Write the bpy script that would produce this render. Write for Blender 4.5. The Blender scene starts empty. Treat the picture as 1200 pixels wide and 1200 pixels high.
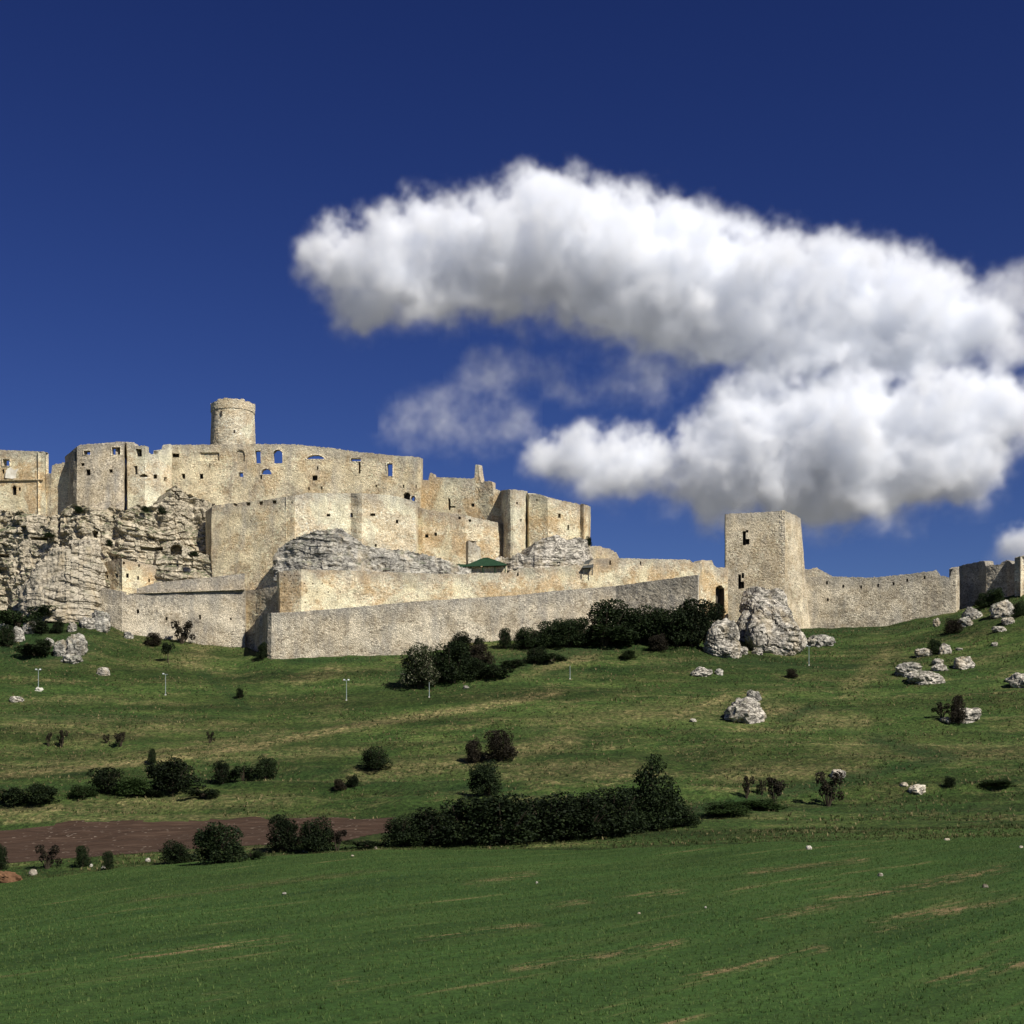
import bpy, math, random
import numpy as np
from mathutils import Vector
random.seed(7); R_ = np.random.RandomState(11)
SC = bpy.context.scene; COL = SC.collection
F, HZ = 1667.0, 930.0                       # photo pixels: focal length and eye-level row (1200 px frame)

# ------------------------------------------------------------------ camera, sky, sun, exposure
cam = bpy.data.objects.new('camera', bpy.data.cameras.new('camera')); COL.objects.link(cam)
cam.data.sensor_width = 36; cam.data.lens = 36 * F / 1200
cam.data.shift_y = (HZ - 600) / 1200
cam.rotation_euler = (math.radians(90), 0, 0); cam.location = (0, 0, 0)
cam.data.clip_start = .5; cam.data.clip_end = 40000
SC.camera = cam
SUN_EL, SUN_AZ = math.radians(43), math.radians(136)      # azimuth from +Y towards +X
w = bpy.data.worlds.new("World"); SC.world = w; w.use_nodes = True
nt = w.node_tree; bg = nt.nodes['Background']
sky = nt.nodes.new('ShaderNodeTexSky'); sky.sky_type = 'NISHITA'; sky.sun_disc = False
sky.sun_elevation = SUN_EL; sky.sun_rotation = SUN_AZ
sky.altitude = 1500; sky.air_density = 1.0; sky.dust_density = 0.15; sky.ozone_density = 3.0
gam = nt.nodes.new('ShaderNodeGamma'); gam.inputs[1].default_value = 1.35      # polarising-filter depth
hs = nt.nodes.new('ShaderNodeHueSaturation'); hs.inputs['Saturation'].default_value = 1.12; hs.inputs['Hue'].default_value = .522; hs.inputs['Value'].default_value = .42
nt.links.new(sky.outputs[0], gam.inputs[0]); nt.links.new(gam.outputs[0], hs.inputs['Color']); nt.links.new(hs.outputs[0], bg.inputs[0])
bg.inputs[1].default_value = 0.06
sd = bpy.data.lights.new('sun', 'SUN'); sd.energy = 5.0; sd.angle = math.radians(.53); sd.color = (1, .95, .86)
sun = bpy.data.objects.new('sun', sd); COL.objects.link(sun)
SDIR = Vector((math.sin(SUN_AZ) * math.cos(SUN_EL), math.cos(SUN_AZ) * math.cos(SUN_EL), math.sin(SUN_EL)))
sun.rotation_euler = SDIR.to_track_quat('Z', 'Y').to_euler(); sun.location = (300, -200, 400)
SC.view_settings.view_transform = 'Standard'; SC.view_settings.look = 'None'
SC.view_settings.exposure = .3; SC.view_settings.gamma = 1; SC.view_settings.use_curve_mapping = False
SC.cycles.max_bounces = 24; SC.cycles.diffuse_bounces = 3; SC.cycles.volume_bounces = 24; SC.cycles.transparent_max_bounces = 16
SC.cycles.volume_step_rate = 2.0; SC.cycles.volume_max_steps = 256

# ------------------------------------------------------------------ noise
def _h(ix, iy, iz, s):
    n = (ix.astype(np.uint32) * np.uint32(374761393) + iy.astype(np.uint32) * np.uint32(668265263)
         + iz.astype(np.uint32) * np.uint32(2147483647) + np.uint32((s * 144665 + 17) & 0xffffffff))
    n = (n ^ (n >> np.uint32(13))) * np.uint32(1274126177)
    n = (n ^ (n >> np.uint32(15))) * np.uint32(2246822519)
    return ((n ^ (n >> np.uint32(16))) & np.uint32(0xffff)).astype(np.float32) / 32767.5 - 1
def vn(x, y, z, s=0):
    x, y, z = np.broadcast_arrays(np.asarray(x, np.float64), np.asarray(y, np.float64), np.asarray(z, np.float64))
    fx, fy, fz = np.floor(x), np.floor(y), np.floor(z)
    u, v, t = x - fx, y - fy, z - fz
    u = u * u * (3 - 2 * u); v = v * v * (3 - 2 * v); t = t * t * (3 - 2 * t)
    ix, iy, iz = fx.astype(np.int64), fy.astype(np.int64), fz.astype(np.int64)
    def c(a, b, d): return _h(ix + a, iy + b, iz + d, s)
    x00 = c(0,0,0) * (1-u) + c(1,0,0) * u; x10 = c(0,1,0) * (1-u) + c(1,1,0) * u
    x01 = c(0,0,1) * (1-u) + c(1,0,1) * u; x11 = c(0,1,1) * (1-u) + c(1,1,1) * u
    return (x00 * (1-v) + x10 * v) * (1-t) + (x01 * (1-v) + x11 * v) * t
def fbm(x, y, z, o=4, s=0):
    r = 0; a = .55; f = 1.0
    for k in range(o):
        x, y, z = f * (.8 * np.asarray(y) + .6 * np.asarray(z)), f * (-.8 * np.asarray(x) + .36 * np.asarray(y) - .48 * np.asarray(z)), f * (-.6 * np.asarray(x) - .48 * np.asarray(y) + .64 * np.asarray(z))
        r = r + a * vn(x, y, z, s + k * 13); a *= .5; f = 2.03
    return r

# ------------------------------------------------------------------ objects
def tag(o, label=None, cat=None, group=None, kind=None):
    if label: o['label'] = label
    if cat: o['category'] = cat
    if group: o['group'] = group
    if kind: o['kind'] = kind
    return o
def empty(name, loc):
    o = bpy.data.objects.new(name, None); COL.objects.link(o); o.location = loc; o.empty_display_size = 1
    return o
def mesh_obj(name, V, Fc, mat, parent=None, origin=None, smooth=False):
    """V in world coordinates; the object's origin goes to `origin` (a parent's location when it has one)."""
    V = np.asarray(V, np.float64)
    o0 = np.zeros(3)
    p = parent
    while p is not None:
        o0 = o0 + np.array(p.location); p = p.parent
    loc = np.zeros(3)
    if origin is not None: loc = np.asarray(origin, float) - o0
    me = bpy.data.meshes.new(name)
    me.from_pydata((V - o0 - loc).tolist(), [], Fc.tolist() if hasattr(Fc, 'tolist') else Fc)
    me.update()
    if smooth: me.polygons.foreach_set('use_smooth', [True] * len(me.polygons))
    if mat: me.materials.append(mat)
    o = bpy.data.objects.new(name, me); COL.objects.link(o); o.location = loc
    if parent: o.parent = parent
    return o
def P(px, row, Y):
    return np.array([(px - 600) / F * Y, Y, (HZ - row) / F * Y])

class MB:
    def __init__(s): s.v = []; s.f = []
    def box(s, c, size, rz=0):
        cx, cy, cz = c; a, b, d = [q / 2 for q in size]; n = len(s.v); co, si = math.cos(rz), math.sin(rz)
        for X, Y, Z in ((-a,-b,-d),(a,-b,-d),(a,b,-d),(-a,b,-d),(-a,-b,d),(a,-b,d),(a,b,d),(-a,b,d)):
            s.v.append((cx + X*co - Y*si, cy + X*si + Y*co, cz + Z))
        s.f += [tuple(n + i for i in q) for q in ((0,3,2,1),(4,5,6,7),(0,1,5,4),(1,2,6,5),(2,3,7,6),(3,0,4,7))]
        return s
    def tube(s, pts, rad, seg=6):
        n0 = len(s.v)
        for i, p in enumerate(pts):
            p = Vector(p); d = (Vector(pts[min(i+1, len(pts)-1)]) - Vector(pts[max(i-1, 0)])).normalized()
            u = d.orthogonal().normalized(); v = d.cross(u); r = rad[i] if hasattr(rad, '__len__') else rad
            for k in range(seg):
                a = 2 * math.pi * k / seg; s.v.append(tuple(p + (u * math.cos(a) + v * math.sin(a)) * r))
        for i in range(len(pts) - 1):
            for k in range(seg):
                a = n0 + i*seg + k; b = n0 + i*seg + (k+1) % seg
                s.f.append((a, b, b + seg, a + seg))
        s.f.append(tuple(n0 + k for k in range(seg))[::-1]); m = n0 + (len(pts)-1)*seg; s.f.append(tuple(m + k for k in range(seg)))
        return s
    def poly(s, pts):
        n = len(s.v); s.v += [tuple(p) for p in pts]; s.f.append(tuple(range(n, n + len(pts)))); return s
    def slab(s, pts, d):
        d = np.asarray(d, float); n = len(s.v); k = len(pts)
        s.v += [tuple(p) for p in pts] + [tuple(np.asarray(p) + d) for p in pts]
        s.f.append(tuple(range(n, n + k))); s.f.append(tuple(range(n + k, n + 2*k))[::-1])
        for i in range(k):
            j = (i + 1) % k; s.f.append((n + i, n + k + i, n + k + j, n + j))
        return s
    def build(s, name, mat, parent=None, origin=None): return mesh_obj(name, s.v, s.f, mat, parent, origin)

# ------------------------------------------------------------------ materials
class NT:
    def __init__(s, name, rough=.95):
        s.m = bpy.data.materials.new(name); s.m.use_nodes = True; s.t = s.m.node_tree
        s.b = s.t.nodes['Principled BSDF']; s.b.inputs['Roughness'].default_value = rough
        s.b.inputs['Specular IOR Level'].default_value = .15
        s.pos = s.t.nodes.new('ShaderNodeNewGeometry').outputs['Position']
    def L(s, a, b): s.t.links.new(a, b)
    def val(s, sock, v):
        if isinstance(v, bpy.types.NodeSocket): s.L(v, sock)
        else: sock.default_value = v
    def mapping(s, scale=(1,1,1), rot=(0,0,0), vec=None):
        n = s.t.nodes.new('ShaderNodeMapping'); n.inputs['Scale'].default_value = scale; n.inputs['Rotation'].default_value = rot
        s.L(vec or s.pos, n.inputs['Vector']); return n.outputs[0]
    def noise(s, scale, detail=4, rough=.6, vec=None, dist=0):
        n = s.t.nodes.new('ShaderNodeTexNoise'); n.inputs['Scale'].default_value = scale; n.inputs['Detail'].default_value = detail
        n.inputs['Roughness'].default_value = rough; n.inputs['Distortion'].default_value = dist
        s.L(vec or s.pos, n.inputs['Vector']); return n.outputs['Fac']
    def voro(s, scale, feat='F1', vec=None, out=0):
        n = s.t.nodes.new('ShaderNodeTexVoronoi'); n.feature = feat; n.inputs['Scale'].default_value = scale
        s.L(vec or s.pos, n.inputs['Vector']); return n.outputs[out]
    def ramp(s, fac, stops):
        n = s.t.nodes.new('ShaderNodeValToRGB'); e = n.color_ramp.elements
        while len(e) < len(stops): e.new(.5)
        for q, (p, c) in zip(e, stops): q.position = p; q.color = (c if hasattr(c, '__len__') else (c, c, c)) if False else tuple((list(c) if hasattr(c, '__len__') else [c]*3) + [1])
        s.L(fac, n.inputs[0]); return n.outputs[0]
    def mix(s, fac, a, b, mode='MIX'):
        n = s.t.nodes.new('ShaderNodeMix'); n.data_type = 'RGBA'; n.blend_type = mode
        s.val(n.inputs[0], fac)
        for sock, v in ((n.inputs[6], a), (n.inputs[7], b)):
            if isinstance(v, bpy.types.NodeSocket): s.L(v, sock)
            else: sock.default_value = (*v, 1)
        return n.outputs[2]
    def math(s, op, a, b=0.0, c=0.0, clamp=False):
        n = s.t.nodes.new('ShaderNodeMath'); n.operation = op; n.use_clamp = clamp
        for k, v in enumerate((a, b, c)): s.val(n.inputs[k], v)
        return n.outputs[0]
    def attr(s, name):
        n = s.t.nodes.new('ShaderNodeAttribute'); n.attribute_name = name; return n.outputs['Fac']
    def bump(s, h, strength=.5, dist=.2):
        n = s.t.nodes.new('ShaderNodeBump'); n.inputs['Strength'].default_value = strength; n.inputs['Distance'].default_value = dist
        s.L(h, n.inputs['Height']); s.L(n.outputs[0], s.b.inputs['Normal'])
    def col(s, c): s.val(s.b.inputs['Base Color'], c if isinstance(c, bpy.types.NodeSocket) else (*c, 1)); return s.m

def stone(name, light, mid, dark, stain, stain_amt=.5, grey=(.30,.29,.27), grey_amt=.45, size=.42):
    """rubble masonry: stones of differing tone in mortar, ochre staining and grey weathering"""
    n = NT(name)
    vec = n.mapping((1/size, 1/size, 1.35/size))
    cellc = n.voro(1, 'F1', vec, 1)
    sep = n.t.nodes.new('ShaderNodeSeparateColor'); n.L(cellc, sep.inputs[0])
    c = n.ramp(sep.outputs[0], [(0, dark), (.25, mid), (.62, light), (.9, light), (1, tuple(min(.82, q*1.4) for q in light))])
    v2 = n.voro(1, 'F1', n.mapping((.85/size*.55, .85/size*.55, .75/size)), 1); s2 = n.t.nodes.new('ShaderNodeSeparateColor'); n.L(v2, s2.inputs[0])
    c = n.mix(n.ramp(s2.outputs[1], [(.80, 0), (.88, .4)]), c, tuple(min(.82, q*1.3) for q in light)); c = n.mix(n.ramp(s2.outputs[2], [(.86, 0), (.93, .4)]), c, dark)
    big = n.noise(.14, 5, .62)
    c = n.mix(n.math('MULTIPLY', n.ramp(big, [(.42, 0), (.54, 1)]), stain_amt * 1.25), c, n.mix(.6, c, stain))
    patch = n.noise(.09, 6, .66, None, .8)
    c = n.mix(n.ramp(patch, [(.50, 0), (.57, .55)]), c, tuple(min(.8, q*1.15) for q in light))
    c = n.mix(1, c, n.ramp(n.noise(.22, 5, .65), [(.3, .74), (.5, 1.12), (.7, 1.34)]), 'MULTIPLY')
    streak = n.noise(1, 5, .6, n.mapping((.35, .35, .07)))
    c = n.mix(n.math('MULTIPLY', n.ramp(streak, [(.48, 0), (.68, 1)]), grey_amt), c, grey)
    dn = n.attr('rim'); wob = n.math('ADD', dn, n.math('MULTIPLY', n.math('SUBTRACT', n.noise(1, 5, .65, n.mapping((.4, .4, .12))), .5), 9.0))
    c = n.mix(n.ramp(n.math('MULTIPLY', wob, .1), [(.58, 0), (.84, .34), (.98, .52)]), c, grey)
    fine = n.noise(2.6, 3, .7)
    c = n.mix(1, c, n.ramp(fine, [(.3, .68), (.5, 1.03), (.72, 1.25)]), 'MULTIPLY')
    edge = n.voro(1, 'DISTANCE_TO_EDGE', vec, 0)
    c = n.mix(n.ramp(edge, [(.0, .55), (.09, 0)]), c, tuple(q * .5 for q in dark))
    n.bump(n.math('ADD', n.ramp(edge, [(0, 0), (.2, 1)]), n.math('MULTIPLY', fine, .8)), .7, .18)
    return n.col(c)
M = {}
M['tan'] = stone('tan_rubble_stone', (.72,.61,.41), (.56,.47,.31), (.27,.215,.135), (.40,.25,.10), .55)
M['pale'] = stone('pale_rubble_stone', (.77,.68,.495), (.63,.55,.395), (.32,.265,.185), (.45,.30,.13), .45, grey_amt=.3)
M['gold'] = stone('golden_rubble_stone', (.77,.66,.455), (.62,.525,.355), (.30,.24,.15), (.46,.27,.09), .7, grey_amt=.2)
M['greyish'] = stone('grey_rubble_stone', (.58,.505,.375), (.43,.37,.275), (.19,.16,.12), (.38,.29,.16), .45, (.25,.25,.245), .55)
M['outer'] = stone('grey_tan_rubble_stone', (.56,.495,.375), (.42,.37,.28), (.19,.163,.12), (.30,.22,.12), .45, (.24,.235,.22), .5, .5)
M['tower'] = stone('weathered_tower_stone', (.66,.575,.42), (.50,.43,.31), (.19,.155,.105), (.40,.28,.14), .5, grey_amt=.35)
M['quoin'] = stone('dressed_stone', (.64,.56,.42), (.54,.47,.35), (.36,.30,.21), (.45,.35,.2), .3, size=1.1)
def shaded_stone():
    n = NT('shadowed_interior_stone'); c = n.ramp(n.noise(1.5, 3), [(.3, (.035,.03,.024)), (.7, (.10,.085,.065))]); return n.col(c)  # near-black colour carries the shade of the castle interiors
M['inside'] = shaded_stone()
def rockmat(name, light, mid, dark, moss=.5, crk=.6, bed=False):
    n = NT(name)
    warp = n.mapping((.55, .55, 1.15), (.15, .22, 0))
    a = n.noise(.42, 10, .72, warp, .8)
    c = n.ramp(a, [(.28, dark), (.42, mid), (.56, light), (.72, tuple(min(.8, q * 1.22) for q in light))])
    cr = n.voro(.42, 'DISTANCE_TO_EDGE', n.mapping((.8, .8, 1.5), (.3, .25, .4)))
    nn = n.noise(2.2, 5, .7)
    crack = n.ramp(n.math('ADD', cr, n.math('MULTIPLY', n.math('SUBTRACT', nn, .5), .16)), [(.0, 1), (.05, 0)])
    crack = n.math('MULTIPLY', crack, n.ramp(n.noise(.3, 3), [(.45, .1), (.58, 1)]))
    rg = n.math('ABSOLUTE', n.math('SUBTRACT', n.noise(.42, 7, .62, n.mapping((.9, .9, 1.5), (.1, .2, 0)), 1.4), .5))
    c = n.mix(n.ramp(rg, [(0, .9), (.016, .6), (.05, 0)]), c, tuple(q * .25 for q in dark))
    c = n.mix(n.math('MULTIPLY', crack, crk * .6), c, tuple(q * .35 for q in dark))
    if bed:
        bd = n.math('ABSOLUTE', n.math('SUBTRACT', n.noise(1, 6, .6, n.mapping((.28, .28, 1.1), (.1, .38, 0)), .7), .5))
        c = n.mix(n.math('MULTIPLY', n.ramp(bd, [(0, .95), (.02, .7), (.06, 0)]), n.ramp(n.noise(.35, 3), [(.38, .1), (.55, 1)])), c, tuple(q * .3 for q in dark))
    st = n.noise(1, 6, .65, n.mapping((.22, .22, .09)))
    c = n.mix(n.math('MULTIPLY', n.ramp(st, [(.5, 0), (.66, 1)]), .5), c, (.44, .35, .215))
    gm = n.t.nodes.new('ShaderNodeNewGeometry'); sx = n.t.nodes.new('ShaderNodeSeparateXYZ'); n.L(gm.outputs['Normal'], sx.inputs[0])
    up = n.math('MULTIPLY', n.ramp(sx.outputs[2], [(.45, 0), (.75, 1)]), n.ramp(n.noise(.35, 4), [(.46, 0), (.56, 1)]))
    c = n.mix(n.math('MULTIPLY', up, moss), c, (.055, .075, .028))
    n.bump(n.math('ADD', n.noise(1.7, 8, .72, warp), n.math('MULTIPLY', n.ramp(cr, [(0, 0), (.12, 1)]), .25 if crk > .1 else 0.0)), .9, .35)
    return n.col(c)
M['cliff'] = rockmat('limestone_cliff', (.57,.50,.375), (.39,.34,.25), (.12,.104,.076), .9)
M['slab'] = rockmat('smooth_limestone_slab', (.50,.445,.345), (.42,.37,.285), (.22,.19,.145), .4, 0)
M['outcrop'] = rockmat('grey_limestone', (.50,.47,.40), (.255,.24,.21), (.085,.08,.07), .6)
M['boulder'] = rockmat('white_limestone', (.66,.605,.51), (.40,.37,.315), (.10,.092,.078), .3, bed=True)

def ground_mat():
    n = NT('hillside_grass')
    big = n.noise(.028, 5, .6); midn = n.noise(1, 7, .70, n.mapping((.10, .20, .2))); fine = n.noise(1.3, 5, .72)
    c = n.ramp(midn, [(.30, (.017,.037,.008)), (.44, (.036,.066,.014)), (.58, (.060,.087,.021)), (.75, (.096,.105,.033))])
    c = n.mix(n.ramp(big, [(.42, 0), (.62, .7)]), c, (.028,.054,.012))
    long_ = n.noise(1, 6, .68, n.mapping((.045, .16, .1), (0, 0, .12)))
    dry = n.math('MULTIPLY', n.ramp(long_, [(.50, 0), (.66, 1)]), n.ramp(n.noise(.9, 4, .7), [(.42, .1), (.62, 1)]))
    fl = n.ramp(n.noise(1.9, 4, .7), [(.60, 0), (.68, 1)]); fl = n.math('MULTIPLY', fl, n.ramp(n.noise(.07, 4, .6), [(.42, 0), (.6, .8)]))
    a = n.attr('dry')
    spk = n.ramp(n.noise(.8, 5, .75), [(.36, 0), (.60, 1)])
    dryf = n.math('ADD', n.math('ADD', n.math('MULTIPLY', dry, .7), fl), n.math('MULTIPLY', a, spk), clamp=True)
    c = n.mix(dryf, c, n.ramp(n.noise(.6, 4), [(.35, (.12,.105,.042)), (.65, (.33,.26,.12))]))
    c = n.mix(n.attr('far'), c, (.19,.18,.16))  # unseen far plain tinted grey to keep green bounce off cloud bases
    bandn = n.noise(1, 4, .6, n.mapping((.012, .085, .1), (0, 0, .10)))
    c = n.mix(1, c, n.ramp(bandn, [(.36, .68), (.5, 1.07), (.62, 1.45)]), 'MULTIPLY')
    lush = n.attr('lush')
    c = n.mix(n.math('MULTIPLY', lush, n.ramp(fine, [(.3, .5), (.6, 1)])), c, (.018,.045,.012))
    c = n.mix(1, c, n.ramp(fine, [(.33, .42), (.5, 1), (.68, 1.65)]), 'MULTIPLY')
    n.bump(n.math('ADD', fine, n.math('MULTIPLY', midn, 2.0)), 1.0, .9)
    return n.col(c)
def crop_mat():
    n = NT('young_green_crop')
    v = n.mapping((1, 1, 1), (0, 0, -math.atan2(.8, .6)))
    rows = n.noise(1, 5, .62, n.mapping((.035, .55, 1), vec=v)); rows2 = n.noise(1, 4, .6, n.mapping((.012, .14, 1), vec=v))
    fine = n.math('ADD', n.math('MULTIPLY', n.noise(2.4, 5, .75), .5), n.math('MULTIPLY', n.noise(9, 3, .8), .5)); big = n.noise(.03, 4)
    c = n.ramp(rows, [(.3, (.022,.052,.010)), (.5, (.036,.074,.0150)), (.7, (.056,.090,.021))])
    c = n.mix(n.ramp(big, [(.4, 0), (.65, .6)]), c, (.030,.063,.013))
    c = n.mix(1, c, n.ramp(rows2, [(.34, .72), (.5, 1), (.66, 1.28)]), 'MULTIPLY')
    bare = n.math('MULTIPLY', n.ramp(rows, [(.60, 0), (.70, 1)]), n.ramp(rows2, [(.50, 0), (.60, 1)]))
    bare = n.math('MULTIPLY', bare, n.ramp(fine, [(.38, .3), (.55, 1)]))
    a = n.math('MULTIPLY', n.attr('dry'), n.ramp(n.math('ADD', n.math('MULTIPLY', fine, .45), n.math('MULTIPLY', n.noise(1, 5, .7, n.mapping((.18, 1.3, 1), vec=v)), .6)), [(.52, 0), (.63, .9)]))
    c = n.mix(n.math('ADD', n.math('MULTIPLY', bare, .85), a, clamp=True), c, (.25,.165,.085))
    c = n.mix(n.math('MULTIPLY', n.attr('lush'), n.ramp(rows, [(.35, .7), (.6, .1)])), c, (.018,.045,.011))
    c = n.mix(1, c, n.ramp(fine, [(.34, .35), (.5, 1), (.66, 1.75)]), 'MULTIPLY')
    n.bump(n.math('ADD', fine, n.math('MULTIPLY', rows, .8)), .7, .25)
    return n.col(c)
def plough_mat():
    n = NT('ploughed_soil')
    f = n.noise(1, 6, .72, n.mapping((.10, 1.1, 1), (0, 0, .05))); cl = n.voro(2.6, 'F1', None, 1)
    c = n.ramp(f, [(.3, (.030,.018,.011)), (.52, (.058,.035,.023)), (.72, (.100,.066,.045))])
    sep = n.t.nodes.new('ShaderNodeSeparateColor'); n.L(cl, sep.inputs[0])
    c = n.mix(n.ramp(sep.outputs[0], [(.97, 0), (.985, .5)]), c, (.26,.21,.16))
    n.bump(f, 1, .4); return n.col(c)
def plain(name, c1, c2, scale=3, rough=.8, metal=0):
    n = NT(name, rough); n.b.inputs['Metallic'].default_value = metal
    return n.col(n.ramp(n.noise(scale, 4), [(.35, c1), (.65, c2)]))
M['ground'] = ground_mat(); M['crop'] = crop_mat(); M['plough'] = plough_mat()
M['green_roof'] = plain('dark_green_roof', (.012,.036,.018), (.022,.055,.028), 2)
M['grey_roof'] = plain('weathered_grey_boards', (.05,.055,.05), (.09,.092,.085), 1.5)
M['pole'] = plain('galvanised_steel', (.24,.28,.27), (.33,.37,.36), 3, .5, .2)
M['lampglass'] = plain('lamp_glass', (.72,.73,.70), (.80,.81,.79), 4, .3)
M['concrete'] = plain('pale_concrete', (.42,.40,.33), (.58,.56,.48), 1.5)
M['soilpile'] = plain('orange_clay', (.10,.052,.026), (.18,.095,.05), 1.2)
M['plaster'] = plain('flaking_white_plaster', (.55,.50,.40), (.80,.76,.66), .5)
M['bark'] = plain('dark_bark', (.035,.027,.018), (.07,.055,.038), 4)
def leafmat(name, a, b, c3, transl=.25):
    n = NT(name, .7)
    oi = n.t.nodes.new('ShaderNodeObjectInfo'); tc = n.t.nodes.new('ShaderNodeTexCoord')
    f = n.noise(6, 3, .6, tc.outputs['Object']); r = n.attr('leafr')
    c = n.ramp(n.math('ADD', n.math('MULTIPLY', f, .55), n.math('MULTIPLY', r, .45)), [(.25, a), (.55, b), (.8, c3)])
    h = n.t.nodes.new('ShaderNodeHueSaturation'); n.L(c, h.inputs['Color'])
    n.L(n.math('ADD', n.math('MULTIPLY', oi.outputs['Random'], .9), .6), h.inputs['Value'])
    n.col(h.outputs[0])
    tr = n.t.nodes.new('ShaderNodeBsdfTranslucent'); n.L(h.outputs[0], tr.inputs[0])
    mx = n.t.nodes.new('ShaderNodeMixShader'); mx.inputs[0].default_value = transl
    out = n.t.nodes['Material Output']; n.L(n.b.outputs[0], mx.inputs[1]); n.L(tr.outputs[0], mx.inputs[2]); n.L(mx.outputs[0], out.inputs[0])
    return n.m
M['leaf'] = leafmat('dark_green_leaves', (.006,.011,.004), (.014,.024,.008), (.036,.054,.016))
M['leaf_brown'] = leafmat('brownish_leaves', (.012,.010,.007), (.022,.018,.011), (.038,.032,.016), .15)
M['leaf_light'] = leafmat('fresh_green_leaves', (.015,.030,.008), (.028,.050,.013), (.048,.075,.02))
M['blossom'] = leafmat('blossom_leaves', (.02,.032,.01), (.035,.05,.016), (.42,.40,.27), .15)

# ------------------------------------------------------------------ the hill: control rows per column -> height table
PXS = np.arange(-400, 1601, 4.0); YS = np.arange(0, 901, 1.0)
def curve(pts, sm=9):
    a = np.array(pts, float); v = np.interp(PXS, a[:, 0], a[:, 1])
    k = np.exp(-np.linspace(-2, 2, 2*sm+1)**2); k /= k.sum()
    return np.convolve(np.pad(v, sm, 'edge'), k, 'valid')
C_field = curve([(0,1036),(150,1016),(300,1004),(450,994),(700,997),(900,988),(1200,980)])
C_240 = curve([(0,966),(455,958),(800,950),(1200,943)])
C_300 = curve([(0,884),(300,880),(600,868),(900,868),(1200,858)])
C_350 = curve([(0,805),(150,812),(300,815),(450,806),(600,795),(850,800),(1000,800),(1200,786)])
C_base = curve([(0,714),(100,717),(140,738),(170,746),(290,756),(313,772),(480,766),(600,752),(720,741),(850,736),(930,736),(1040,733),(1125,714),(1200,694)], 4)
C_Yb = curve([(0,405),(115,402),(150,400),(280,399),(313,374),(480,379),(600,386),(720,394),(820,400),(860,410),(930,425),(1040,430),(1125,429),(1200,418)], 4)
C_plat = curve([(0,640),(250,640),(345,648),(560,655),(680,650),(700,668),(850,690),(950,700),(1125,695),(1200,690)], 4)
C_Yp = curve([(0,424),(250,424),(300,417),(330,409),(600,413),(690,418),(820,425),(860,430),(930,450),(1040,446),(1125,450),(1200,440)], 4)
ZT = np.zeros((len(PXS), len(YS)))
for i, px in enumerate(PXS):
    yb = C_Yb[i]; z = lambda r, y: (HZ - r) / F * y
    yp = max(C_Yp[i], yb + 4); zp = z(C_plat[i], yp + 18)
    ys = [0, 50, 120, 190, 240, 300, 350, yb, yp, yp + 18, yp + 80, 620, 800, 900]
    zs = [-8.0, -8.1, (-8.1 + z(C_field[i], 190)) / 2, z(C_field[i], 190), z(C_240[i], 240), z(C_300[i], 300), z(C_350[i], 350), z(C_base[i], yb),
          z(C_base[i], yb) + .05 * (yp - yb), zp, zp + 1, zp - 10, -30, -40]
    ZT[i] = np.interp(YS, ys, zs)
k = np.exp(-np.linspace(-2, 2, 13)**2); k /= k.sum()
ZS = np.array([np.convolve(np.pad(r, 6, 'edge'), k, 'valid') for r in ZT])
k3 = np.exp(-np.linspace(-2, 2, 5)**2); k3 /= k3.sum()
ZN = np.array([np.convolve(np.pad(r, 2, 'edge'), k3, 'valid') for r in ZT])
wy = np.clip((YS - 355) / 20, 0, 1)[None, :]
ZT = ZS * (1 - wy) + ZN * wy
def ground_z(x, Y):
    x = np.asarray(x, float); Y = np.asarray(Y, float)
    px = np.clip(600 + F * x / np.maximum(Y, 40), PXS[0], PXS[-1] - .01)
    yy = np.clip(Y, 0, YS[-1] - .01)
    a = (px - PXS[0]) / 4; i = a.astype(int); u = a - i; j = yy.astype(int); v = yy - j
    z = (ZT[i, j] * (1-u) + ZT[i+1, j] * u) * (1-v) + (ZT[i, j+1] * (1-u) + ZT[i+1, j+1] * u) * v
    hill = np.clip((Y - 185) / 60, 0, 1) * np.clip((900 - Y) / 200, 0, 1)
    z = z + hill * (1.2 * fbm(x / 28, Y / 20, 0, 3, 5) + .5 * fbm(x / 7, Y / 4.5, 0, 3, 8) + .22 * vn(x / 2.4, Y / 1.9, 0, 12))
    tw = Y + .12 * x + 3.5 * fbm(x / 40, Y / 40, 0, 2, 21); z = z + hill * np.clip((330 - Y) / 60, 0, 1) * .55 * np.clip(np.abs(((tw / 13.0) % 1.0) - .5) * 4 - 1, -1, 1)
    z = z + (1 - hill) * .25 * fbm(x / 30, Y / 25, 0, 2, 3)
    return z
_yy = np.arange(45, 470, .25)
def on_ground(px, row):
    """the point of the ground seen at photo pixel (px,row): first crossing going outwards"""
    x = (px - 600) / F * _yy; r = HZ - F * ground_z(x, _yy) / _yy
    k = np.argmax(r <= row)
    if r[k] > row: k = len(_yy) - 1
    Y = _yy[k]; return np.array([x[k], Y, float(ground_z(x[k], Y))])
def seg_d(px, row, pts):
    """distance (px) of points to a polyline"""
    d = np.full(px.shape, 1e9)
    for (x0, y0), (x1, y1) in zip(pts[:-1], pts[1:]):
        L = (x1-x0)**2 + (y1-y0)**2; t = np.clip(((px-x0)*(x1-x0) + (row-y0)*(y1-y0)) / L, 0, 1)
        d = np.minimum(d, np.hypot(px - x0 - t*(x1-x0), (row - y0 - t*(y1-y0)) * 2.2))
    return d
gx = np.unique(np.concatenate([np.linspace(-260, 260, 620), -260 - np.geomspace(2, 5000, 40), 260 + np.geomspace(2, 5000, 40)]))
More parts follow.
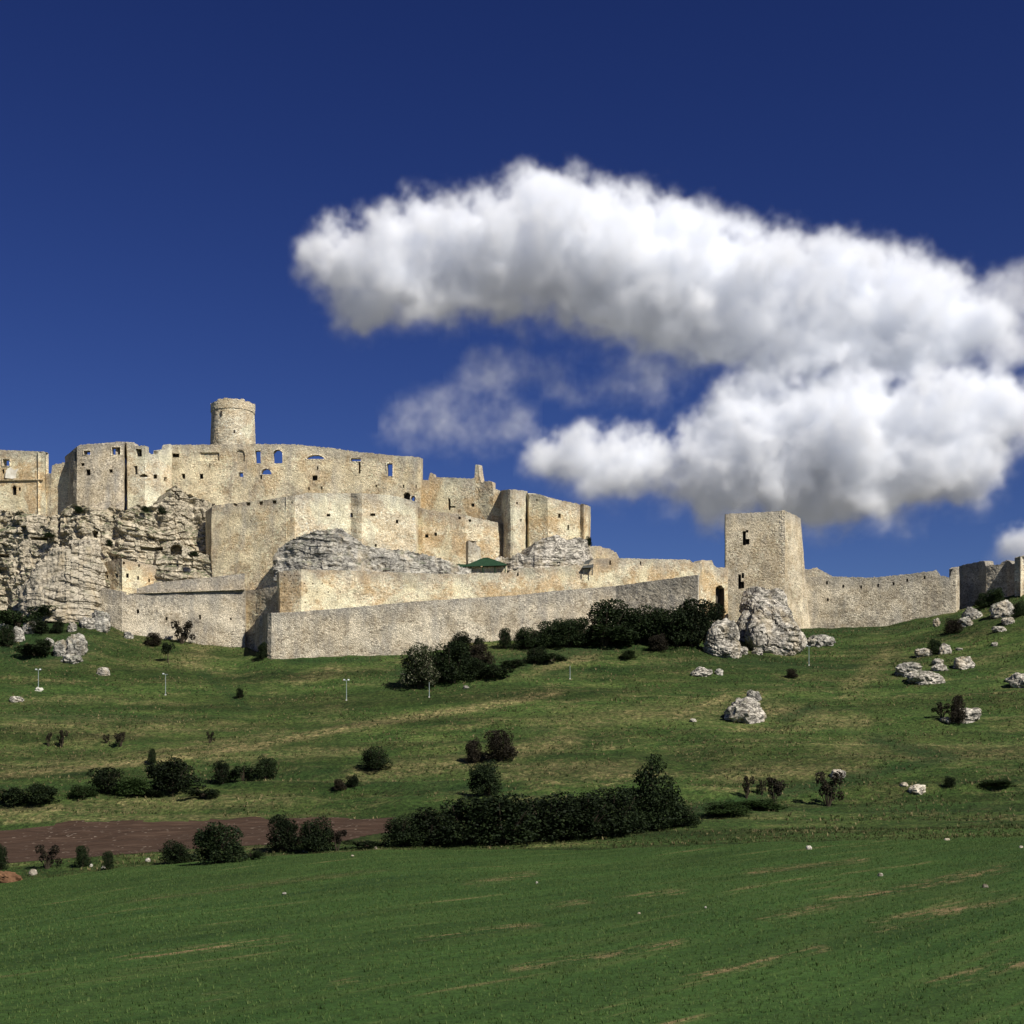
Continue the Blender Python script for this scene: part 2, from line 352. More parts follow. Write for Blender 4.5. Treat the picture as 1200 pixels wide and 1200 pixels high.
gy = np.unique(np.concatenate([-np.geomspace(1, 4000, 25), np.linspace(0, 60, 40), np.linspace(60, 190, 150), np.linspace(190, 470, 380), np.linspace(470, 900, 60), 900 + np.geomspace(10, 6000, 30)]))
GX, GY = np.meshgrid(gx, gy); GZ = ground_z(GX, GY)
GP = 600 + F * GX / np.maximum(GY, 40); GR = HZ - F * GZ / np.maximum(GY, 40)
def band(pts, wd, amt=1.0): return amt * np.clip(1.4 - seg_d(GP, GR, pts) / wd, 0, 1)
dry = np.zeros(GX.shape); lush = np.zeros(GX.shape)
for pts, wd, am in [([(-40,912),(150,894),(300,874),(420,850),(560,829),(650,812)], 10, .95), ([(0,900),(200,882),(330,860)], 14, .45),
        ([(420,908),(560,892),(660,868)], 22, .65), ([(635,784),(690,768)], 12, .9), ([(225,775),(245,740)], 22, .55), ([(350,797),(390,785)], 16, .55),
        ([(-20,952),(70,946)], 10, .8), ([(100,945),(330,938)], 20, .45), ([(790,840),(850,818)], 10, .8), ([(640,850),(760,835),(900,830)], 26, .4),
        ([(900,832),(1000,845)], 22, .5), ([(860,905),(1000,900)], 26, .55), ([(600,905),(740,898)], 20, .5), ([(0,962),(300,956)], 7, .55),
        ([(1000,880),(1190,880)], 22, .4), ([(60,778),(95,768)], 12, .55), ([(1040,765),(1000,805)], 16, .45), ([(100,870),(200,845)], 20, .4),
        ([(20,850),(120,852)], 16, .4), ([(250,890),(420,880)], 10, .45)]:
    dry = np.maximum(dry, band(pts, wd, am))
for pts, wd, am in [([(1030,868),(1110,888),(1000,912),(820,950)], 16, .8), ([(40,715),(20,760),(70,760)], 45, .9), ([(480,790),(640,770),(760,745)], 24, .8),
        ([(420,918),(600,925)], 16, .5), ([(920,842),(950,830)], 12, .8), ([(0,838),(220,842)], 10, .5), ([(820,955),(1200,945)], 12, .4), ([(340,775),(440,772)], 9, .7),
        ([(640,790),(850,775),(1000,782)], 9, .45), ([(240,790),(290,830)], 10, .6), ([(930,741),(1060,739),(1125,722)], 9, .7), ([(560,860),(640,855)], 12, .45),
        ([(0,925),(400,905)], 12, .45)]:
    lush = np.maximum(lush, band(pts, wd, am))
fld = GY < 200
soil = np.zeros(GX.shape)
for pts, wd in [([(980,1056),(1060,1042),(1170,1018)], 5), ([(900,1076),(970,1062)], 4), ([(1040,1090),(1190,1052)], 3.5), ([(555,1036),(620,1024)], 3.5), ([(150,1122),(330,1101)], 4),
        ([(600,1136),(700,1122),(800,1104)], 4), ([(800,1148),(960,1112)], 4), ([(1020,1080),(1130,1062)], 3), ([(400,1152),(430,1148)], 3), ([(230,1172),(270,1164)], 3), ([(1100,1152),(1200,1128)], 5),
        ([(880,1022),(1010,1008)], 3), ([(650,1062),(690,1056)], 3), ([(500,1100),(620,1084)], 3), ([(730,1050),(800,1045)], 3)]:
    soil = np.maximum(soil, np.clip(1.5 - seg_d(GP, GR, pts) / (2.2 * wd), 0, 1))
tr = np.clip(1.3 - seg_d(GP, GR, [(-60,1090),(150,1070),(330,1050),(450,1032),(560,1012)]) / 11, 0, 1)
dry = np.where(fld, np.maximum(soil, .75 * np.clip(1.2 - seg_d(GP, GR, [(150,1056),(330,1034),(450,1020)]) / 7, 0, 1)), dry); lush = np.where(fld, tr, lush)
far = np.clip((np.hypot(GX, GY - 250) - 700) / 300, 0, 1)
def grid_faces(ny, nx, mask=None):
    i = np.arange(ny*nx).reshape(ny, nx)
    q = np.stack([i[:-1, :-1], i[:-1, 1:], i[1:, 1:], i[1:, :-1]], -1)
    return q.reshape(-1, 4) if mask is None else q[mask]
def ground_sheet(name, mat, mask, dz):
    q = grid_faces(*GX.shape) if mask is None else grid_faces(*GX.shape, mask)
    ids, inv = np.unique(q, return_inverse=True); V = np.stack([GX.ravel(), GY.ravel(), GZ.ravel() + dz], -1)[ids]
    o = mesh_obj(name, V, inv.reshape(q.shape), mat, smooth=True); tag(o, kind='structure')
    for nm, arr in (('dry', dry), ('lush', lush), ('far', far)):
        at = o.data.attributes.new(nm, 'FLOAT', 'POINT'); at.data.foreach_set('value', arr.ravel()[ids].astype(np.float32))
    return o
ground_sheet('ground', M['ground'], None, 0)
cx = .25 * (GP[:-1,:-1] + GP[1:,:-1] + GP[:-1,1:] + GP[1:,1:]); cyy = .25 * (GY[:-1,:-1] + GY[1:,:-1] + GY[:-1,1:] + GY[1:,1:]); cr_ = .25 * (GR[:-1,:-1] + GR[1:,:-1] + GR[:-1,1:] + GR[1:,1:])
cxx = .25 * (GX[:-1,:-1] + GX[1:,:-1] + GX[:-1,1:] + GX[1:,1:])
wob = 1.2 * vn(cxx / 5, 0, 0, 4)
ground_sheet('crop_field', M['crop'], (cyy > -60) & (cyy < 189 + wob) & (np.abs(cxx) < 240), .03)
ground_sheet('ploughed_field', M['plough'], (cyy > 203 + .6 * wob + np.clip((cx - 380) / 8, 0, 20)) & (cyy < 239 + wob) & (cx < 462) & (cxx > -150), .03)

# ------------------------------------------------------------------ masonry
def lerp(pts, x):
    a = np.array(pts, float); return np.interp(x, a[:, 0], a[:, 1])
def wall(name, path, top, bot, mat, parent=None, thick=2.4, batter=.06, step=1.0, wins=(), jag=.8, relief=.055, bulge=.35, seed=0, cliff=None, origin=None, win_mat=None, rec=.5, spread=None):
    """solid wall along a plan path [(px,Y)], cut by openings, with a ragged crown; real thickness behind the face"""
    T = []                                                   # dense samples of the path
    for (a, ya), (b, yb) in zip(path[:-1], path[1:]):
        pa, pb = P(a, 0, ya), P(b, 0, yb); n = max(1, int(max(abs(b - a) / step, math.hypot(pb[0]-pa[0], yb-ya) / (.24 * 1.6 * step))))
        T += [(a + (b-a)*t/n, ya + (yb-ya)*t/n) for t in range(n)]
    T.append(path[-1])
    T = np.array(T)
    for wd in wins:
        for e in (wd[0], wd[1]):
            k = np.searchsorted(T[:, 0], e)
            if 0 < k < len(T) and np.min(np.abs(T[:, 0] - e)) > .05:
                u = (e - T[k-1, 0]) / max(1e-6, T[k, 0] - T[k-1, 0]); T = np.insert(T, k, T[k-1] * (1-u) + T[k] * u, 0)
    px, Yc = T[:, 0], T[:, 1]
    tp = lerp(top, px); bt = lerp(bot, px)
    if jag:
        q = np.floor(px / 1.7 + .3 * vn(px / 3, seed, 0, 3)); tp = tp + jag * (vn(q * 7.3, seed, 5, 3) * .9 + .5 * fbm(px / 7, seed, 1, 2, 9))
    rows = np.arange(math.floor(tp.min()), math.ceil(bt.max()) + step, step)
    rows = np.unique(np.concatenate([rows, [wd[2] for wd in wins], [wd[3] for wd in wins]] ))
    rows = rows[np.concatenate([[True], np.diff(rows) > .02])]
    RR = np.clip(rows[None, :], tp[:, None], bt[:, None])      # col, row
    PP = np.repeat(px[:, None], len(rows), 1); YY = np.repeat(Yc[:, None], len(rows), 1)
    YY = YY - batter * (RR - tp.min()) / F * YY
    if spread: PP = PP + spread[2] * (RR - tp[:, None]) * np.clip((PP - spread[0]) / spread[1], 0, 1)
    X = (PP - 600) / F * YY; Z = (HZ - RR) / F * YY
    dx = np.gradient(X[:, 0]); dy = np.gradient(YY[:, 0]); L = np.hypot(dx, dy) + 1e-9
    nx, ny = dy / L, -dx / L                                     # outward (towards the camera)
    k5 = np.ones(3) / 3
    nx = np.convolve(np.pad(nx, 1, 'edge'), k5, 'valid'); ny = np.convolve(np.pad(ny, 1, 'edge'), k5, 'valid')
    nx, ny = nx[:, None], ny[:, None]
    if cliff:
        d = cliff(X, YY, Z)
    else:
        d = bulge * (.9 * fbm(X / 14, YY / 14, Z / 11, 2, 60 + seed) + fbm(X / 6, YY / 6, Z / 5, 3, 20 + seed)) + relief * vn(X / .55, YY / .55, Z / .42, 31 + seed)
    Fx, Fy, Fz = X + nx * d, YY + ny * d, Z + (0 if cliff is None else .25 * d * 0)
    th = thick
    Bx, By = X - nx * th, YY - ny * th
    nc, nr = X.shape
    live = np.ones((nc - 1, nr - 1), bool)
    hgt = np.abs(np.diff(RR, axis=1)); live &= (hgt[:-1] + hgt[1:]) > .02
    cp = .5 * (PP[:-1, :-1] + PP[1:, :-1]); crr = .25 * (RR[:-1, :-1] + RR[1:, :-1] + RR[:-1, 1:] + RR[1:, 1:])
    for wd in wins:
        a, b, r0, r1 = wd[:4]; sh = wd[5] if len(wd) > 5 else 'rect'
        ins = (cp > a) & (cp < b) & (crr > r0) & (crr < r1)
        if sh == 'arch':
            hw = (b - a) / 2; ah = min(hw, r1 - r0); ex = 1 - ((cp - (a+b)/2) / hw) ** 2
            ins &= crr > r0 + ah * (1 - np.sqrt(np.clip(ex, 0, 1)))
        if wd[4] != 'blind': live &= ~ins
        else:
            ii = np.zeros((nc, nr), bool); ii[:-1, :-1] |= ins
            Fx = np.where(ii, Fx - nx * rec, Fx); Fy = np.where(ii, Fy - ny * rec, Fy)
    idx = np.arange(nc * nr).reshape(nc, nr); N = nc * nr
    q = np.stack([idx[:-1, :-1], idx[:-1, 1:], idx[1:, 1:], idx[1:, :-1]], -1)[live]
    e = np.concatenate([q[:, [0, 1]], q[:, [1, 2]], q[:, [2, 3]], q[:, [3, 0]]])
    key = np.sort(e, 1); kk = key[:, 0].astype(np.int64) * N + key[:, 1]
    _, first, cnt = np.unique(kk, return_index=True, return_counts=True)
    be = e[first[cnt == 1]]
    side = np.stack([be[:, 1], be[:, 0], be[:, 0] + N, be[:, 1] + N], -1)
    faces = np.concatenate([q, q[:, ::-1] + N, side])
    V = np.concatenate([np.stack([Fx, Fy, Fz], -1).reshape(-1, 3), np.stack([Bx, By, Z], -1).reshape(-1, 3)])
    ids, inv = np.unique(faces, return_inverse=True)
    o = mesh_obj(name, V[ids], inv.reshape(faces.shape), mat, parent, origin)
    at = o.data.attributes.new('rim', 'FLOAT', 'POINT'); dv = np.clip(10 - (RR - tp[:, None]) / F * YY, 0, 10).ravel(); at.data.foreach_set('value', np.concatenate([dv, dv])[ids].astype(np.float32))
    # window linings: a recessed chamber behind dark openings, a stone surround round the through openings
    par = o if parent is None else parent
    for wd in wins:
        a, b, r0, r1, kd = wd[:5]
        if kd == 'blind' or wd[-1] == 'nopart': continue
        mid = (a + b) / 2; k = int(np.argmin(np.abs(px - mid))); nn = np.array([nx[k, 0], ny[k, 0], 0]); Ym = np.interp(mid, px, Yc)
        bat = lambda r: -batter * (r - tp.min()) / F * Ym
        c = [np.array(P(pp, r, np.interp(pp, px, Yc) + bat(r))) for pp, r in ((a, r1), (b, r1), (b, r0), (a, r0))]
        mb = MB()
        if kd == 'dark':
            fr = [q - nn * .25 for q in c]; bk = [q - nn * (th * .85) for q in c]
            n0 = len(mb.v); mb.v += [tuple(q) for q in fr + bk]
            mb.f += [(n0+4, n0+5, n0+6, n0+7)] + [(n0+i, n0+4+i, n0+4+(i+1) % 4, n0+(i+1) % 4) for i in range(4)]
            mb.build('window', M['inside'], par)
        elif kd == 'hole':
            u = (c[1] - c[0]); u /= np.linalg.norm(u); up = np.array([0, 0, 1.]); t = .28
            sh = wd[5] if len(wd) > 5 else 'rect'
            f = [q + nn * .10 for q in c]
            if sh == 'rect':
                mb.slab([f[0]-u*t, f[0], f[3], f[3]-u*t], -nn * .9); mb.slab([f[1], f[1]+u*t, f[2]+u*t, f[2]], -nn * .9)
                mb.slab([f[3]-u*t, f[2]+u*t, f[2]+u*t+up*t, f[3]-u*t+up*t], -nn * .9)
            else:
                hw = np.linalg.norm(c[1] - c[0]) / 2; H = np.linalg.norm(c[3] - c[0]); ah = min(hw, H); cc = (f[0] + f[1]) / 2 + up * (H - ah)
                if H - ah > .1:
                    mb.slab([f[0]-u*t, f[0], f[0]+up*(H-ah), f[0]-u*t+up*(H-ah)], -nn * .9); mb.slab([f[1], f[1]+u*t, f[1]+u*t+up*(H-ah), f[1]+up*(H-ah)], -nn * .9)
                for s in range(8):
                    a0, a1 = math.pi * s / 8, math.pi * (s + 1) / 8
                    e0 = lambda A, g: cc + u * (hw + g) * -math.cos(A) + up * (ah + g) * math.sin(A)
                    mb.slab([e0(a0, t), e0(a0, 0), e0(a1, 0), e0(a1, t)][::-1], -nn * .9)
            mb.slab([f[0]-u*t-up*.2, f[1]+u*t-up*.2, f[1]+u*t, f[0]-u*t], -nn * .9)
            mb.build('window_surround', M['quoin'], par)
    return o
def base_of(path, bot):
    m = path[len(path)//2]; return P(m[0], float(lerp(bot, m[0])), m[1])
def castle(name, label, cat, path, top, bot, mat, wins=(), group=None, **kw):
    r = empty(name, base_of(path, bot)); tag(r, label, cat, group)
    wall('masonry', path, top, bot, mat, r, wins=wins, **kw)
    return r
D = 'dark'; Hh = 'hole'; Bl = 'blind'
CW = 'castle walls and ruins on the hill'

castle('palace_wing', 'pale plastered castle wing standing apart at the left edge of the ridge', 'castle building',
       [(-60,436),(0,434),(54,431),(56,440)], [(-60,525),(0,527),(25,528),(50,529),(56,530)], [(-60,612),(56,606)], M['gold'],
       [(3,11,538,546,Hh), (14,19,569,580,D,'arch'), (21.5,24,571,575,D), (2,5,550,555,D), (-30,-22,540,548,Hh)], CW, jag=.4, seed=1)
pw = [o for o in COL.objects if o.name.startswith('palace_wing')][0]
mb = MB(); mb.slab([P(p, q, 432.6) for p, q in ((6,560),(14,561),(25,559),(27,553),(21,549),(17,551),(12,547),(7,551))], (0, .5, 0)); mb.build('plaster_patch', M['plaster'], pw)
mb = MB(); mb.slab([P(-58, 563.5, 434.3), P(0, 563, 433.0), P(0, 562.1, 433.0), P(-58, 562.5, 434.3)], (0, 2, 0)); mb.slab([P(0, 563, 433.0), P(50, 562.5, 430.2), P(50, 561.6, 430.2), P(0, 562.1, 433.0)], (0, 2, 0)); mb.build('cornice', M['tan'], pw)
castle('curtain_wall', 'short low castle wall linking the left plastered wing to the tall bastion', 'wall',
       [(48,433),(60,431),(86,428)], [(48,557),(60,554.5),(60.6,545),(83,540.5),(86,540)], [(48,622),(86,622)], M['tan'], (), CW, seed=2, batter=.12)
castle('bastion', 'tall grey castle bastion with two square sky-lit windows and sheer smooth front', 'castle building',
       [(76,440),(82,425),(86,422),(90,420.4),(108,419.5),(136,419.8),(145,420.6),(148,430)], [(76,535),(82,530),(88,524),(94,521),(110,520),(145,517.5),(148,518)], [(77,625),(148,622)], M['greyish'],
       [(98,106,528,533,Hh), (131,141,524,533,Hh), (101,106,550,557,D), (128,132,550,554,D), (95,99,542.5,546,D), (86.6,88.6,530,540,D)], CW, jag=.35, seed=3, batter=.10, bulge=.2)
castle('ruined_house', 'ruined castle house with gaping windows and broken top right of the bastion', 'castle building',
       [(147.4,433),(149.2,422.8),(156,422.4),(170,421),(186,422),(201,427)],
       [(145,518),(156,519),(158,522),(170,522.5),(171.5,528),(178,532),(185,532),(187,527.5),(197,526),(198,521),(201,521)], [(145,622),(201,615)], M['pale'],
       [(159,166,526,535,D), (157,161,546,556,D), (163,173,555,559,D,'arch'), (180,184,556,561,D), (192,196,559,564,D)], CW, seed=4, jag=1.0, batter=.1)
castle('palace', 'long roofless palace wall below the round keep, its arched windows open to the sky', 'castle building',
       [(197,432),(300,430),(400,428.5),(492,425),(495,436)],
       [(197,521),(247,521),(300,520),(350,521),(395,526),(420,529.5),(454,533),(488,535.5),(492,535.5),(495,538)], [(197,606),(350,596),(495,606)], M['tan'],
       [(202,210,531.5,536,D), (235,257,531,540,Bl), (277,287,528,541,Bl,'arch'), (299,305.5,528,543,Hh), (320,331,527,543,Hh,'arch'), (359,380,533,538,Hh,'arch'),
        (213,217,555,561,D), (234,238,555,561,D), (280,285,553.5,559,Hh), (306,318,549,556,Hh,'arch'), (366,372,557,563,D), (411,423,537,540.5,Hh), (420,422.6,541.2,555,D), (453.5,460,543,558,Hh),
        (473,481,577,590,D,'arch'), (481.5,487,581,590,Hh,'arch'), (371,373,546.5,550.5,D), (440,442,568,571,D), (245,246.5,543,548,D), (487,488.5,568,572,D), (472,474,568,572,D), (361,363,571,574.5,D), (376,378,570,574,D), (305,307,557,562,D)],
       CW, seed=5, jag=.6, thick=1.7)
def ring(name, label, c, Y, rpx, r0, r1, mat):
    R = rpx / F * Y; n = 96; x0 = (c - 600) / F * Y; top = (HZ - r0) / F * Y; bot = (HZ - r1) / F * Y
    root = empty(name, (x0, Y, bot)); tag(root, label, 'tower', CW)
    def drum(nm, ra, rb, za, zb, rin, mt, jag=0, slits=()):
        nz = max(2, int((zb - za) / .3)); th = np.linspace(0, 2*np.pi, n, endpoint=False); zz = np.linspace(za, zb, nz + 1)
        TH, ZZ = np.meshgrid(th, zz, indexing='ij'); t = (ZZ - za) / (zb - za); RA = ra + (rb - ra) * t
        X = np.cos(TH); Yv = np.sin(TH)
        d = .12 * fbm(X*R/3, Yv*R/3, ZZ/3, 3, 4) + .09 * vn(X*R/.5, Yv*R/.5, ZZ/.42, 7)
        RA = RA + d
        if jag:
            ZZ = ZZ.copy(); g = np.floor(th * R / 1.1); ZZ[:, -1] += jag * (vn(g * 3.7, 1, 1, 5) - .2) - jag * 2.2 * (vn(np.floor(th * R / 3) * 5.1, 2, 2, 6) > .55)
        V1 = np.stack([x0 + RA*X, Y + RA*Yv, ZZ], -1).reshape(-1, 3); V2 = np.stack([x0 + rin*X, Y + rin*Yv, ZZ], -1).reshape(-1, 3)
        i = np.arange(n*(nz+1)).reshape(n, nz+1); j = np.roll(i, -1, 0); N = n*(nz+1)
        q = np.stack([i[:, :-1], j[:, :-1], j[:, 1:], i[:, 1:]], -1).reshape(-1, 4)
        cap = np.stack([i[:, -1], j[:, -1], j[:, -1]+N, i[:, -1]+N], -1); lo = np.stack([j[:, 0], i[:, 0], i[:, 0]+N, j[:, 0]+N], -1)
        return mesh_obj(nm, np.concatenate([V1, V2]), np.concatenate([q, q[:, ::-1]+N, cap, lo]), mt, root)
    zs = (HZ - (r0 + 10)) / F * Y
    drum('drum', R * 1.03, R * .97, bot, zs, R * .7, mat)
    drum('parapet', R * 1.0, R * 1.0, zs + .003, top, R * .84, mat, .7)
    for a, rr, hh in ((250, 491, 1.5), (285, 512, 1.0)):
        an = math.radians(a); zz = (HZ - rr) / F * Y
        MB().box((x0 + R*.985*math.cos(an), Y + R*.985*math.sin(an), zz), (.55, .35, hh), an + math.pi/2).build('window', M['inside'], root)  # solid dark block, its colour stands in for the shade in a slit
    return root
ring('round_keep', 'round stone keep tower rising highest above the palace ruin', 273, 446, 25.6, 474.5, 530, M['pale'])

castle('bastion_wall', 'big brown castle wall face with a line of dark corbel holes under its top', 'wall',
       [(241,418),(248,412),(345,402),(346,405)], [(241,600),(250,592),(300,587),(345,581),(346,581)], [(241,700),(286,714),(346,700)], M['tan'],
       [(k, k+5, 590.5 - (k-258)*.07, 594.5 - (k-258)*.07, D, 'rect', 'nopart') for k in (258,273,288,303,319)] + [(341,343,587.5,590,D)], CW, seed=6, jag=.5, batter=.13)
castle('bastion_wall', 'broad pale castle wall with small gun holes above the grey rock outcrop', 'wall',
       [(345.5,402),(411,406.5),(419,405),(424,404.5),(487,410),(490,416)], [(345.5,580.5),(360,577.5),(430,578),(455,580),(470,583),(487,588),(490,590)], [(345.5,690),(490,690)], M['pale'],
       [(383,387,602,605,D), (410.5,413,601,606,D), (434,440,601.5,604.5,D), (464,467,609,613,D), (439,441.5,637.5,641,D)], CW, seed=7, jag=.5, batter=.09)
castle('bastion_wall', 'golden castle wall stepping down right of the broad pale wall, behind the green shelter', 'wall',
       [(488,416),(495,415),(545,414),(585,417),(590,419)], [(488,594),(500,597),(545,604),(560,607),(590,614)], [(488,690),(590,690)], M['gold'],
       [(498,502,626,630,D), (509,512,624,628,D), (537,540,605.5,608.5,D), (549,552,608.5,611.5,D)], CW, seed=8, jag=.7, batter=.09)
castle('palace', 'smaller ruined palace with a thin chimney stump poking up from its ragged crown', 'castle building',
       [(493,430),(560,424),(578,421),(590,421)],
       [(493,562),(502,563),(503.6,556),(504.5,554),(508,555),(508.5,559),(554,561),(556,560),(556.3,546),(558,544),(561,545),(562,557),(564,565),(566.5,566),(567,564.5),(573,563.5),(577,565),(578,572),(584,574),(590,577)], [(493,622),(590,640)], M['gold'],
       [(525,528,584,598,D), (552,556,590,594,D), (528,534,593,595,D)], CW, seed=9, jag=.5, thick=1.6)
castle('turret', 'rounded grey turret bulging from the castle wall left of the rightmost block', 'tower',
       [(587,423),(587.6,420.5),(588.6,418.4),(590.2,416.6),(592.4,415.1),(595,414),(598,413.2),(601,412.9),(604,412.9),(607,413.3),(610,414.1),(612.5,415.3),(614.6,416.9),(616,418.7),(617,421),(617.5,423)], [(586,575),(592,574),(603,573.5),(613,575),(618,576)], [(586,690),(618,690)], M['pale'], [(605,607,588,591,D), (610.5,612.5,608,611.5,D)], CW, seed=10, jag=.5, step=.8)
castle('corner_block', 'rightmost high block of the main castle, its ragged wall resting on bare rock', 'castle building',
       [(614,424),(620,418),(642,415),(680,417),(684,416),(690,420),(692,434)], [(614,579),(620,578.5),(634,579.5),(642,583),(660,587),(679,591),(684,590.5),(688,592),(692,594)], [(614,690),(692,690)], M['gold'],
       [(654,657,602,607,D), (665,667,615,621,D), (628,630,585,587,D)], CW, seed=11, jag=.9, batter=.08)
castle('lower_wall', 'long pale middle wall crossing the hill above the lowest grey wall', 'wall',
       [(325.5,390),(328,386),(353,383.5),(420,390),(520,396),(700,405),(820,409),(823,414)],
       [(325.5,672),(329,670),(353,667),(420,669),(500,672),(545,673),(550,671.5),(596,671),(600,667),(604,669),(608,666),(640,665),(690,661),(696,654.5),(722,654),(760,655),(808,656),(811,659),(820,660)], [(325.5,745),(820,745)], M['gold'],
       [(a, a+1.6, r, r+1.5, D, 'rect', 'nopart') for r, c in ((674,(333,340,347)),(683,(333,341,348,356,366,377,386)),(693,(332,340,347,358,371,384,398)),(705,(331,339,346,357)))  for a in c]
       + [(654,657,658,662,D), (714,716,657,662,D), (750,751.5,658,662,D), (606,608,671,675,D)], CW, seed=12, jag=.5, batter=.07)
castle('gate_wall', 'short stepped wall with an arched gateway beside the square tower', 'gate',
       [(820,413),(836,416),(853,418)], [(820,660),(821.5,656.5),(834,657),(836.5,663),(840,665),(853,665)], [(820,745),(853,745)], M['gold'],
       [(838.5,849,686,734,D,'arch')], CW, seed=13, jag=.5, thick=3)
castle('outer_wall', 'lowest and longest grey outer wall running above the dark thorn bushes', 'wall',
       [(305,392),(313.5,374.5),(318,373.5),(492,380.5),(722,396),(817.5,383)], [(305,722),(314,718.5),(350,717),(420,711),(490,704.5),(600,698),(650,692.5),(722,686.5),(770,680),(817.5,673.5)], [(305,790),(820,775)], M['outer'], (), CW, seed=14, thick=1.0, jag=.35, batter=.04, bulge=.25)
castle('bailey_wall', 'left lower grey bailey wall with slit loopholes beneath the little gun house', 'wall',
       [(112,408),(116,402.5),(143,399),(170,400),(287,400.5)], [(112,688),(143,693),(146,697),(287,691)], [(112,762),(287,775)], M['outer'],
       [(160,163,714,719,D), (194,196.5,723,727,D), (233,235.5,720.5,726,D), (269.5,271.5,724,727,D)], CW, seed=15, jag=.4, batter=.14)
bw = [o for o in COL.objects if o.name.startswith('bailey_wall')][0]
mb = MB()
for k in range(17):
    a = 150 + k * 8; rr = lambda p: 696 - (p - 150) / 137 * 5
    mb.slab([P(a, rr(a), 399.25), P(a + 8, rr(a + 8), 399.25), P(a + 8, rr(a + 8) - .8, 399.25), P(a, rr(a) - .8, 399.25)], (0, 3, 0))
mb.build('string_course', M['greyish'], bw)
castle('bailey_parapet', 'narrow grey parapet wall set back on top of the left bailey wall', 'wall',
       [(150,403.5),(287,404),(289,408)], [(150,693),(184,682.5),(240,677),(287,672),(289,672)], [(150,702),(289,698)], M['greyish'], (), CW, seed=16, jag=.3, thick=1.5)
castle('gun_house', 'little roofless gun house with rows of square holes at the cliff foot', 'castle building',
       [(112,410),(143,401),(184,407),(185,412)], [(112,661),(120,659),(143,654.5),(160,659),(184,663),(185,664)], [(112,700),(185,704)], M['gold'],
       [(112.6,115,675.5,680,D), (124,126.3,673.5,678,D), (134.5,138,672,677,D), (148,151,672,677,D), (161,163,675,679.5,D), (174,176,678,682.5,D), (144,146.5,658,661.5,D), (162,164,661,664.5,D)], CW, seed=17, jag=.5, thick=1.4)
castle('link_wall', 'short stained wall joining the left bailey wall to the tall middle wall', 'wall',
       [(284,403),(300,400),(327,393)], [(284,692),(300,691),(327,686)], [(284,775),(327,780)], M['tan'], (), CW, seed=18, jag=.4)
castle('buttress', 'grey leaning buttress tucked against the left end of the lowest outer wall', 'buttress',
       [(299,394),(304,389),(316,384)], [(299,728),(304,722),(316,718)], [(299,782),(316,790)], M['outer'], (), CW, seed=19, jag=.3, batter=.3, thick=1.2)
castle('ruined_wall', 'stub of broken wall on the skyline just right of the main castle', 'wall',
       [(688,424),(726,428),(728,432)], [(688,641),(700,640),(707,641.5),(715,643.5),(722,648),(726,655),(728,656)], [(688,680),(728,680)], M['tan'], (), CW, seed=20)
castle('curtain_wall', 'right curtain wall with spaced loopholes running on from the square tower', 'wall',
       [(924,442),(1000,437),(1070,432),(1120,428),(1124,430)], [(924,676),(945,676),(975,675.5),(1020,677),(1060,673),(1094,669),(1097,667.5),(1102,674.5),(1113,676.5),(1116,668),(1124,664)], [(924,755),(1124,745)], M['outer'],
       [(k, k+2.2, r, r+3.8, D) for k, r in ((968,681),(987,685),(1008,686),(1028,684),(1046,682),(1062,678),(1082.5,675),(969,701))], CW, seed=21, jag=.6, batter=.05)
castle('ruined_wall', 'low ragged wall top showing over the curtain wall beside the square tower', 'wall',
       [(938,448),(976,446)], [(938,668),(944,666.5),(950,667),(957,665),(964,669),(970,672),(976,676)], [(938,690),(976,690)], M['pale'], (), CW, seed=22)
castle('corner_wall', 'shaded grey corner wall with broken crenels at the right edge', 'wall',
       [(1118,446),(1133,438),(1148,434),(1156,427),(1180,423),(1196,416)],
       [(1121,665),(1129,662),(1147,658.5),(1148.5,657),(1154.5,658),(1155.5,663),(1164,662),(1172,661.5),(1174,659),(1179,656.5),(1184,658),(1186,661),(1192,660.5),(1194,655),(1196,654)], [(1121,745),(1196,735)], M['outer'], (), CW, seed=23, jag=.5)
castle('wall_end', 'sunlit pale wall end cut by the right edge of the picture', 'wall',
       [(1192,420),(1196,415),(1250,430)], [(1192,657),(1196,652),(1210,650),(1250,655)], [(1192,714),(1199,712),(1206,735),(1250,740)], M['pale'], (), CW, seed=24, batter=.1)
# square tower: four walls, two ruined window openings, quoins
tw = empty('square_tower', P(895, 720, 428)); tag(tw, 'square stone tower standing alone above the white boulders', 'tower', CW)
wall('masonry', [(849.5,446),(850.3,429.5),(920,425),(937,436.5),(938,446)], [(849.5,603),(850.3,602.5),(885,600.5),(920,598.3),(937,606.5),(938,607)], [(849.5,745),(938,745)], M['tower'], tw, thick=2.2,
     spread=(920, 17, .092), wins=[(870.3,874,622.5,639,D), (874,878.4,631.5,638,D), (874,877,621,624,D), (865,868.4,673,690,D), (868.4,872,681.5,689.5,D), (869,872,671.5,677.5,D)], seed=25, jag=.5, batter=.0, bulge=.15, step=.85)
mb = MB()
for k in range(34):
    r = 599.5 + k * 3.7; z = (HZ - r) / F * 425; x0 = 320 / F * 425; lo = 1.5 if k % 2 else .9
    mb.box((x0 - lo/2, 425.22 + lo/2 * .27, z), (lo, .5, .86), -.26)
mb.build('quoins', M['quoin'], tw)
mb = MB(); B4 = [P(852, 604, 430), P(920, 601, 426.5), P(936, 609, 437), P(853, 609, 446)]
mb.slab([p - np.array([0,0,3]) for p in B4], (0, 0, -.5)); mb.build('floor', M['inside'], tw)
mb = MB(); mb.slab([P(850.5,607,444), P(933,607,442), P(934,735,442), P(851,735,446)], (0, 2, 0)); mb.build('rear_wall', M['greyish'], tw)

